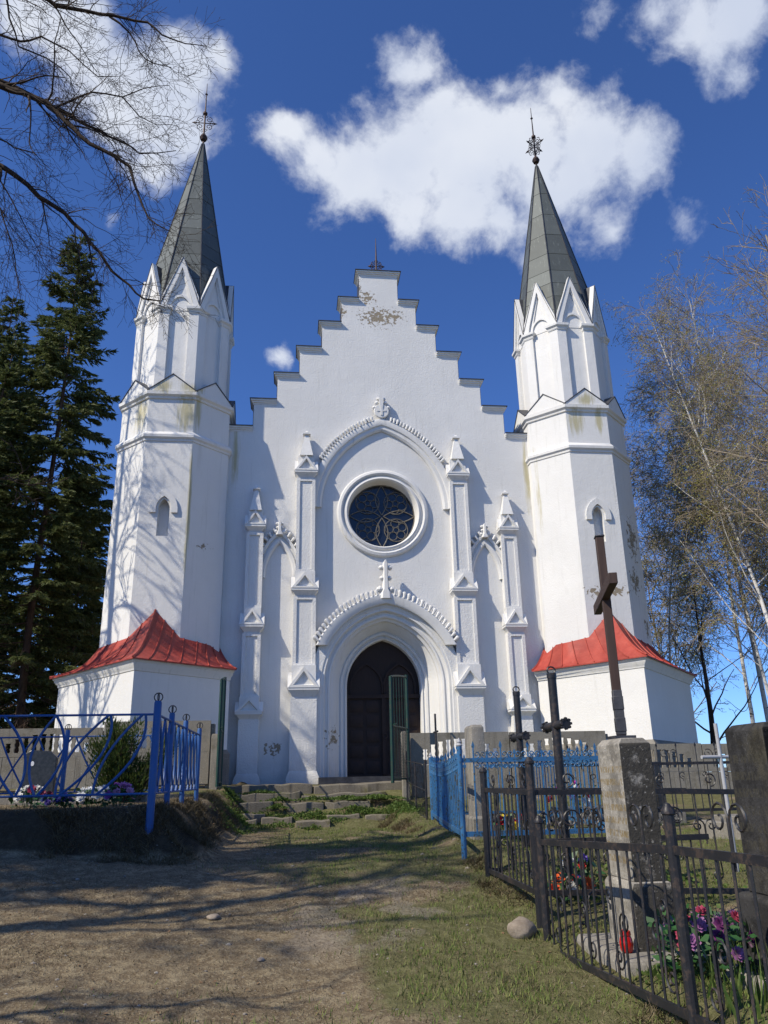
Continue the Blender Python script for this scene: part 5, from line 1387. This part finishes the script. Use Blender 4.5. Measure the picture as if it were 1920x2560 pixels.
bare_tree(8.9,-5.0,13.4,'bare reddish-twigged tree reaching over the right annex from the frame edge', 41, .13, mt='twigb', cfgx=dict(dens=[2.4,2.6,3.2]), nl=24, ll=.27, up=1.0, rmin=.007, h0=.3)
bare_tree(9.45,1.6,5.6,'small dark crooked tree behind the right annex corner', 42, .10, mt='barkd', cfgx=dict(wig=[.25,.25,.25], dens=[2.4,3.0,3.5]), nl=14, ll=.42, up=.9, rmin=.006, h0=.12)
for i, (x, y, H) in enumerate(((13.5,12,9),(16,20,10),(9.5,16,8))):
    bare_tree(x, y, H, ['leafless bush tree far behind the birches','leafless tree farthest behind the birches','leafless tree behind the nave end'][i], 50+i, .10, mt='twigb', nl=20, ll=.36, up=.9, rmin=.012, h0=.12, cfgx=dict(dens=[2.4,2.6,2.4]), group='far leafless trees')
# ---------------- spruces
MAT['needle'] = leafmat('spruce_needles', (.045,.075,.022), (.085,.12,.038), (.17,.18,.065))
def spruce(x, y, H, label, seed, R0=2.6, bare=.18, cat_group='spruces left of the church', dens=1.0, lean=0.0):
    z = gz(x, y); t = thing('spruce_tree', (x, y, z), label, 'tree', cat_group)
    rng = np.random.default_rng(seed); tk = Twigs(); br = Twigs()
    P = wander(rng, (x, y, z-.2), (lean,0,1), H+.2, 12, .012, (0,0,.03)); tk.tube(P, .0075*H, .012, 9)
    tris = []
    nw = int(H*3.6*dens)
    for w in range(nw):
        u = .05+.945*(w/nw)**.92; h = u*H; i = min(11, int(u*12)); p = P[i]+(P[i+1]-P[i])*(u*12-i)
        rad = R0*(1-u)**.80*(1.0 if u > .25 else .95); nb = int(rng.integers(5,8)) if u < .9 else 4
        for k in range(nb):
            a = rng.uniform(0, 6.283); L = rad*rng.uniform(.70,1.18)+.12; drop = -.05-.55*(1-u)+.85*max(0, u-.72)*2.2
            d = np.array([math.cos(a), math.sin(a), drop*.6]); Q = wander(rng, p, d, L, 7, .045, (0,0,-.035 if u < .7 else .02)); Q[:,2] += np.linspace(0,1,8)**2*L*.16
            br.tube(Q, .010+.012*(1-u), .004, 3)
            if u < bare+rng.uniform(-.06,.10):   # dead lower boughs carry only bare side twigs
                for _ in range(int(L*5)):
                    s = rng.uniform(.2,1); q = Q[int(s*7)]; e = wander(rng, q, side_dir(rng, Q[-1]-Q[0], 1.0), .35, 3, .2, (0,0,-.05)); br.tube(e, .005, .002, 3)
                if rng.random() < .5: continue
            ax = (Q[-1]-Q[0]); ax /= np.linalg.norm(ax); sd = np.cross(ax, [0,0,1.0]); sd /= np.linalg.norm(sd)+1e-9
            # flat sprays: side twigs fringed by needles
            m = max(6, int(L*26))
            s = np.sort(rng.uniform(.18,1.0,m)); fi = s*7; ii = np.minimum(6, fi.astype(int)); fr = (fi-ii)[:,None]; b = Q[ii]*(1-fr)+Q[ii+1]*fr
            sg = rng.choice([-1,1], m)[:,None]; tl = (.16+.34*(1-s)*min(1, L))[:,None]*rng.uniform(.7,1.25,(m,1))
            td = ax*.75+sd*sg*.8+np.array([0,0,-.28])+rng.normal(0,.14,(m,3)); td /= np.linalg.norm(td, axis=1, keepdims=True)
            nn = 6
            for j in range(nn):
                c = b+td*tl*(j/nn); o = rng.normal(0,1,(m,3)); o -= td*(o*td).sum(1,keepdims=True)*.2; o /= np.linalg.norm(o,axis=1,keepdims=True)
                tip = c+td*(.13)+o*.075; wv = np.cross(td, o); wv /= np.linalg.norm(wv,axis=1,keepdims=True)+1e-9
                tris.append(np.stack([c-wv*.034, c+wv*.034, tip], 1))
    tk.build('trunk', MAT['barks'], t); br.build('branches', MAT['barks'], t)
    tri_mesh('crown', np.concatenate(tris), MAT['needle'], t)
spruce(-10.3,4.2,18.6,'tall dark spruce closest to the church tower', 61, 3.5, .22)
spruce(-13.0,7.2,17.6,'slightly shorter spruce standing behind the tallest one', 62, 3.6, .16)
spruce(-12.1,2.4,13.8,'spruce with bare lower trunk at the frame edge', 63, 2.4, .34)
spruce(-17.5,6.5,16.0,'broad spruce behind the one with bare lower trunk', 68, 3.6, .05)
spruce(-13.2,16.5,15.0,'distant spruce filling the gap behind the tallest one', 69, 3.6, .04)
spruce(-15.4,12.0,18.0,'farthest spruce at the left frame edge', 64, 3.4, .10)
spruce(-10.6,10.5,12.5,'younger spruce half hidden behind the annex', 65, 2.8, .06)
spruce(-13.6,-16.5,15.0,'spruce beyond the left graves shading the bank', 66, 3.2, .05)
spruce(-16.5,-12.5,14.0,'spruce among the left graves far from the path', 67, 3.0, .05)

# ================================================================== ground cover
def tuft_mesh(name, mt, pts, hgt, wid, seed, lean=.6, kind='stuff', drift=None):
    rng = np.random.default_rng(seed); n = len(pts)
    a = rng.uniform(0, 6.283, n); h = hgt*rng.uniform(.45,1.35,n); ln = lean*rng.uniform(0,1,n); b = rng.uniform(0,6.283,n)
    s = np.stack([np.cos(a), np.sin(a), 0*a], 1)*wid*rng.uniform(.7,1.3,n)[:,None]; tip = pts+np.stack([np.cos(b)*ln*h, np.sin(b)*ln*h, h], 1)
    if drift is not None: tip = tip+np.array(drift)*h[:,None]*rng.uniform(.3,1.2,(n,1))
    V = np.stack([pts-s, pts+s, tip], 1)
    o = tri_mesh(name, V, mt, None); o['kind'] = kind
    return o
def grassmat(name, a, b, c):
    m, nt, bs, P = mat(name, .7, 0, .2); n = noise(nt, P, 1.3, 3); n2 = noise(nt, P, 30, 2)
    nt.links.new(mix(nt, ramp(nt, n2, .38, .66), mix(nt, n, a, b), c), bs.inputs['Base Color']); return m
MAT['grass'] = grassmat('spring_grass', (.07,.125,.02), (.12,.175,.035), (.21,.21,.075))
MAT['dry'] = grassmat('dry_straw', (.17,.135,.075), (.26,.215,.13), (.12,.09,.05))
def cover():
    rng = np.random.default_rng(77)
    def sample(n, x0, x1, y0, y1):
        x = rng.uniform(x0, x1, n); y = rng.uniform(y0, y1, n); return x, y
    # green turf
    x, y = sample(420000, -8.5, 3.2, -17.6, -4.8)
    g, v = masks(x, y); d = np.hypot(x+2.4, y+20.5)
    keep = rng.random(len(x)) < (g**1.3)*.62*np.clip(7.5/d, .25, 1.2)*(1-v)
    x, y = x[keep], y[keep]
    clump = fbm(x, y, 5.5, 3, 91); k2 = rng.random(len(x)) < sstep(.30,.62,clump); x, y = x[k2], y[k2]
    o = tuft_mesh('grass', MAT['grass'], np.stack([x, y, ground_h(x, y)-.004], 1), .042, .0032, 1, .9); tag(o, 'short patchy spring grass on the path and its right verge', 'grass')
    # dry straw everywhere, thicker on the bank
    x, y = sample(420000, -8.5, 1.5, -17.6, -4.8); hb = ground_h(x, y, False); gx = np.abs(ground_h(x, y+.15, False)-hb)+np.abs(ground_h(x+.15, y, False)-hb)
    d = np.hypot(x+2.4, y+20.5); keep = rng.random(len(x)) < (.10+.5*sstep(.4,.6,fbm(x, y, 2.3, 3, 61))+np.clip(gx*5, 0, .8))*np.clip(8/d,.3,1)
    x, y, gx = x[keep], y[keep], gx[keep]; P = np.stack([x, y, ground_h(x, y)-.003], 1); steep = gx > .06
    o = tuft_mesh('dry_grass', MAT['dry'], P[~steep], .018, .003, 2, 1.8); tag(o, 'flattened dry straw scattered over the bare path', 'dry grass')
    n = rng.integers(0, max(1, steep.sum()), 46000); Q = P[steep][n]+rng.normal(0,.04,(46000,3))*[1,1,0]; Q = Q[rng.random(len(Q)) < sstep(.42,.6,fbm(Q[:,0], Q[:,1], 3.0, 3, 71))]; Q[:,2] = ground_h(Q[:,0], Q[:,1])
    o = tuft_mesh('bank_grass', MAT['dry'], Q, .10, .0035, 3, 1.5, drift=(.0,-1.0,-.55)); tag(o, 'matted dry grass hanging over the shaded bank', 'dry grass')
    # low weeds on the steps and by the gate
    V = []
    def weeds(cx, cy, z, rx, ry, n, s=.035):
        ab = rng.normal(0,.45,(n,2)); x = cx+ab[:,0]*rx; y = cy+ab[:,1]*ry; zz = ground_h(x, y)
        if z is not None: zz = np.maximum(zz, z)
        c = np.stack([x, y, zz+rng.uniform(0,2.2*s,n)*(1-np.minimum(1, np.abs(ab[:,0])))], 1)
        u = rng.normal(0,1,(n,3)); u[:,2] = np.abs(u[:,2])*.5+.2; u /= np.linalg.norm(u, axis=1, keepdims=True); w = cross3(u, rng.normal(0,1,(n,3))); w /= np.linalg.norm(w, axis=1, keepdims=True); l = s*rng.uniform(.6,1.5,(n,1))
        V.append(np.stack([c, c+u*l*.55+w*l*.4, c+u*l], 1)); V.append(np.stack([c, c+u*l, c+u*l*.55-w*l*.4], 1))
    for cx, cy, z, rx, ry, n in ((-.75,-4.25,-.38,.6,.25,1700),(-2.9,-4.75,None,.5,.2,700),(-1.9,-4.75,None,.6,.2,900),(-1.0,-4.7,None,.5,.2,900),(-3.0,-3.8,-.25,.5,.15,500),(-1.3,-4.15,-.38,.5,.15,600),(-1.9,-4.2,-.38,.5,.12,450),(-2.6,-4.15,-.38,.3,.14,350),(-2.66,-4.5,-.5,.2,.15,350),(-.35,-4.8,None,.45,.35,1200),(-.25,-5.6,None,.3,.6,900),(-1.2,-4.6,-.55,.3,.15,300),(-1.65,-5.0,None,.4,.2,300),(-3.3,-5.2,None,.4,.4,700),(-3.5,-4.2,None,.2,.3,500),(-2.6,-5.3,None,.4,.2,250),(-2.0,-5.45,None,.2,.1,150),
                               (-3.4,-6.5,None,.4,.9,700),(.3,-16.9,None,.4,.4,500),(-.2,-15.9,None,.3,.3,300),(.6,-13.7,None,.8,.5,500),(.7,-15.4,None,.7,.5,500)): weeds(cx, cy, z, rx, ry, n)
    o = tri_mesh('weeds', np.concatenate(V), MAT['weed'], None); o['kind'] = 'stuff'; tag(o, 'fresh green weeds growing between the old steps and graves', 'weeds')
    for _ in range(90):
        a, b = rng.uniform(-5,-1.0), rng.uniform(-17,-8); weeds(a, b, None, .10, .10, int(rng.integers(10,34)), .022)
    # daffodil-like blades in the near plot
    n = 420; x = rng.normal(.05,.22,n); y = rng.normal(-16.75,.35,n); P = np.stack([x, y, ground_h(x, y)], 1)
    o = tuft_mesh('bulb_leaves', MAT['weed'], P, .2, .009, 5, .5); tag(o, 'upright green bulb leaves inside the near black fence', 'leaves')
    # pebbles
    V = []; n = 420; x, y = sample(n, -4.6, -.4, -17, -8); 
    for a, b in zip(x, y):
        r = rng.uniform(.004,.011)*(1+1.3*(rng.random() < .06)); z = gz(a, b); c = np.array([a, b, z]); th = rng.uniform(0,6.28)
        ring = [c+np.array([math.cos(th+k*1.2566)*r*1.2, math.sin(th+k*1.2566)*r*.8, r*.25]) for k in range(5)]; top = c+np.array([0,0,r*.75])
        low = [q-np.array([0,0,r*.7]) for q in ring]
        for k in range(5): V.append([ring[k], ring[(k+1) % 5], top]); V.append([low[k], low[(k+1) % 5], ring[k]]); V.append([low[(k+1) % 5], ring[(k+1) % 5], ring[k]])
    o = tri_mesh('pebbles', np.array(V), MAT['peb'], None); o['kind'] = 'stuff'; tag(o, 'pale pebbles strewn over the dirt path', 'pebbles')
    # fallen leaves
    V = []; n = 1500; x, y = sample(n, -5, 1.2, -17, -4.6); 
    for a, b in zip(x, y):
        c = np.array([a, b, gz(a, b)+.006]); u = rng.normal(0,1,3)*[1,1,.25]; u /= np.linalg.norm(u); w = np.cross(u, [0,0,1.0])+rng.normal(0,.2,3); l = rng.uniform(.015,.034)
        V.append([c, c+u*l*.5+w*l*.3, c+u*l]); V.append([c, c+u*l, c+u*l*.5-w*l*.3])
    o = tri_mesh('fallen_leaves', np.array(V), MAT['dead'], None); o['kind'] = 'stuff'; tag(o, 'brown fallen leaves scattered on path and verge', 'leaves')
MAT['weed'] = leafmat('weed_leaves', (.045,.095,.018), (.09,.16,.03), (.15,.20,.05))
MAT['peb'] = simple('pale_pebble', (.15,.13,.105), (.36,.32,.27), 14, .85, 0, .2)
MAT['dead'] = simple('dead_leaf', (.14,.075,.035), (.25,.16,.085), 12, .8, 0, 0)
cover()
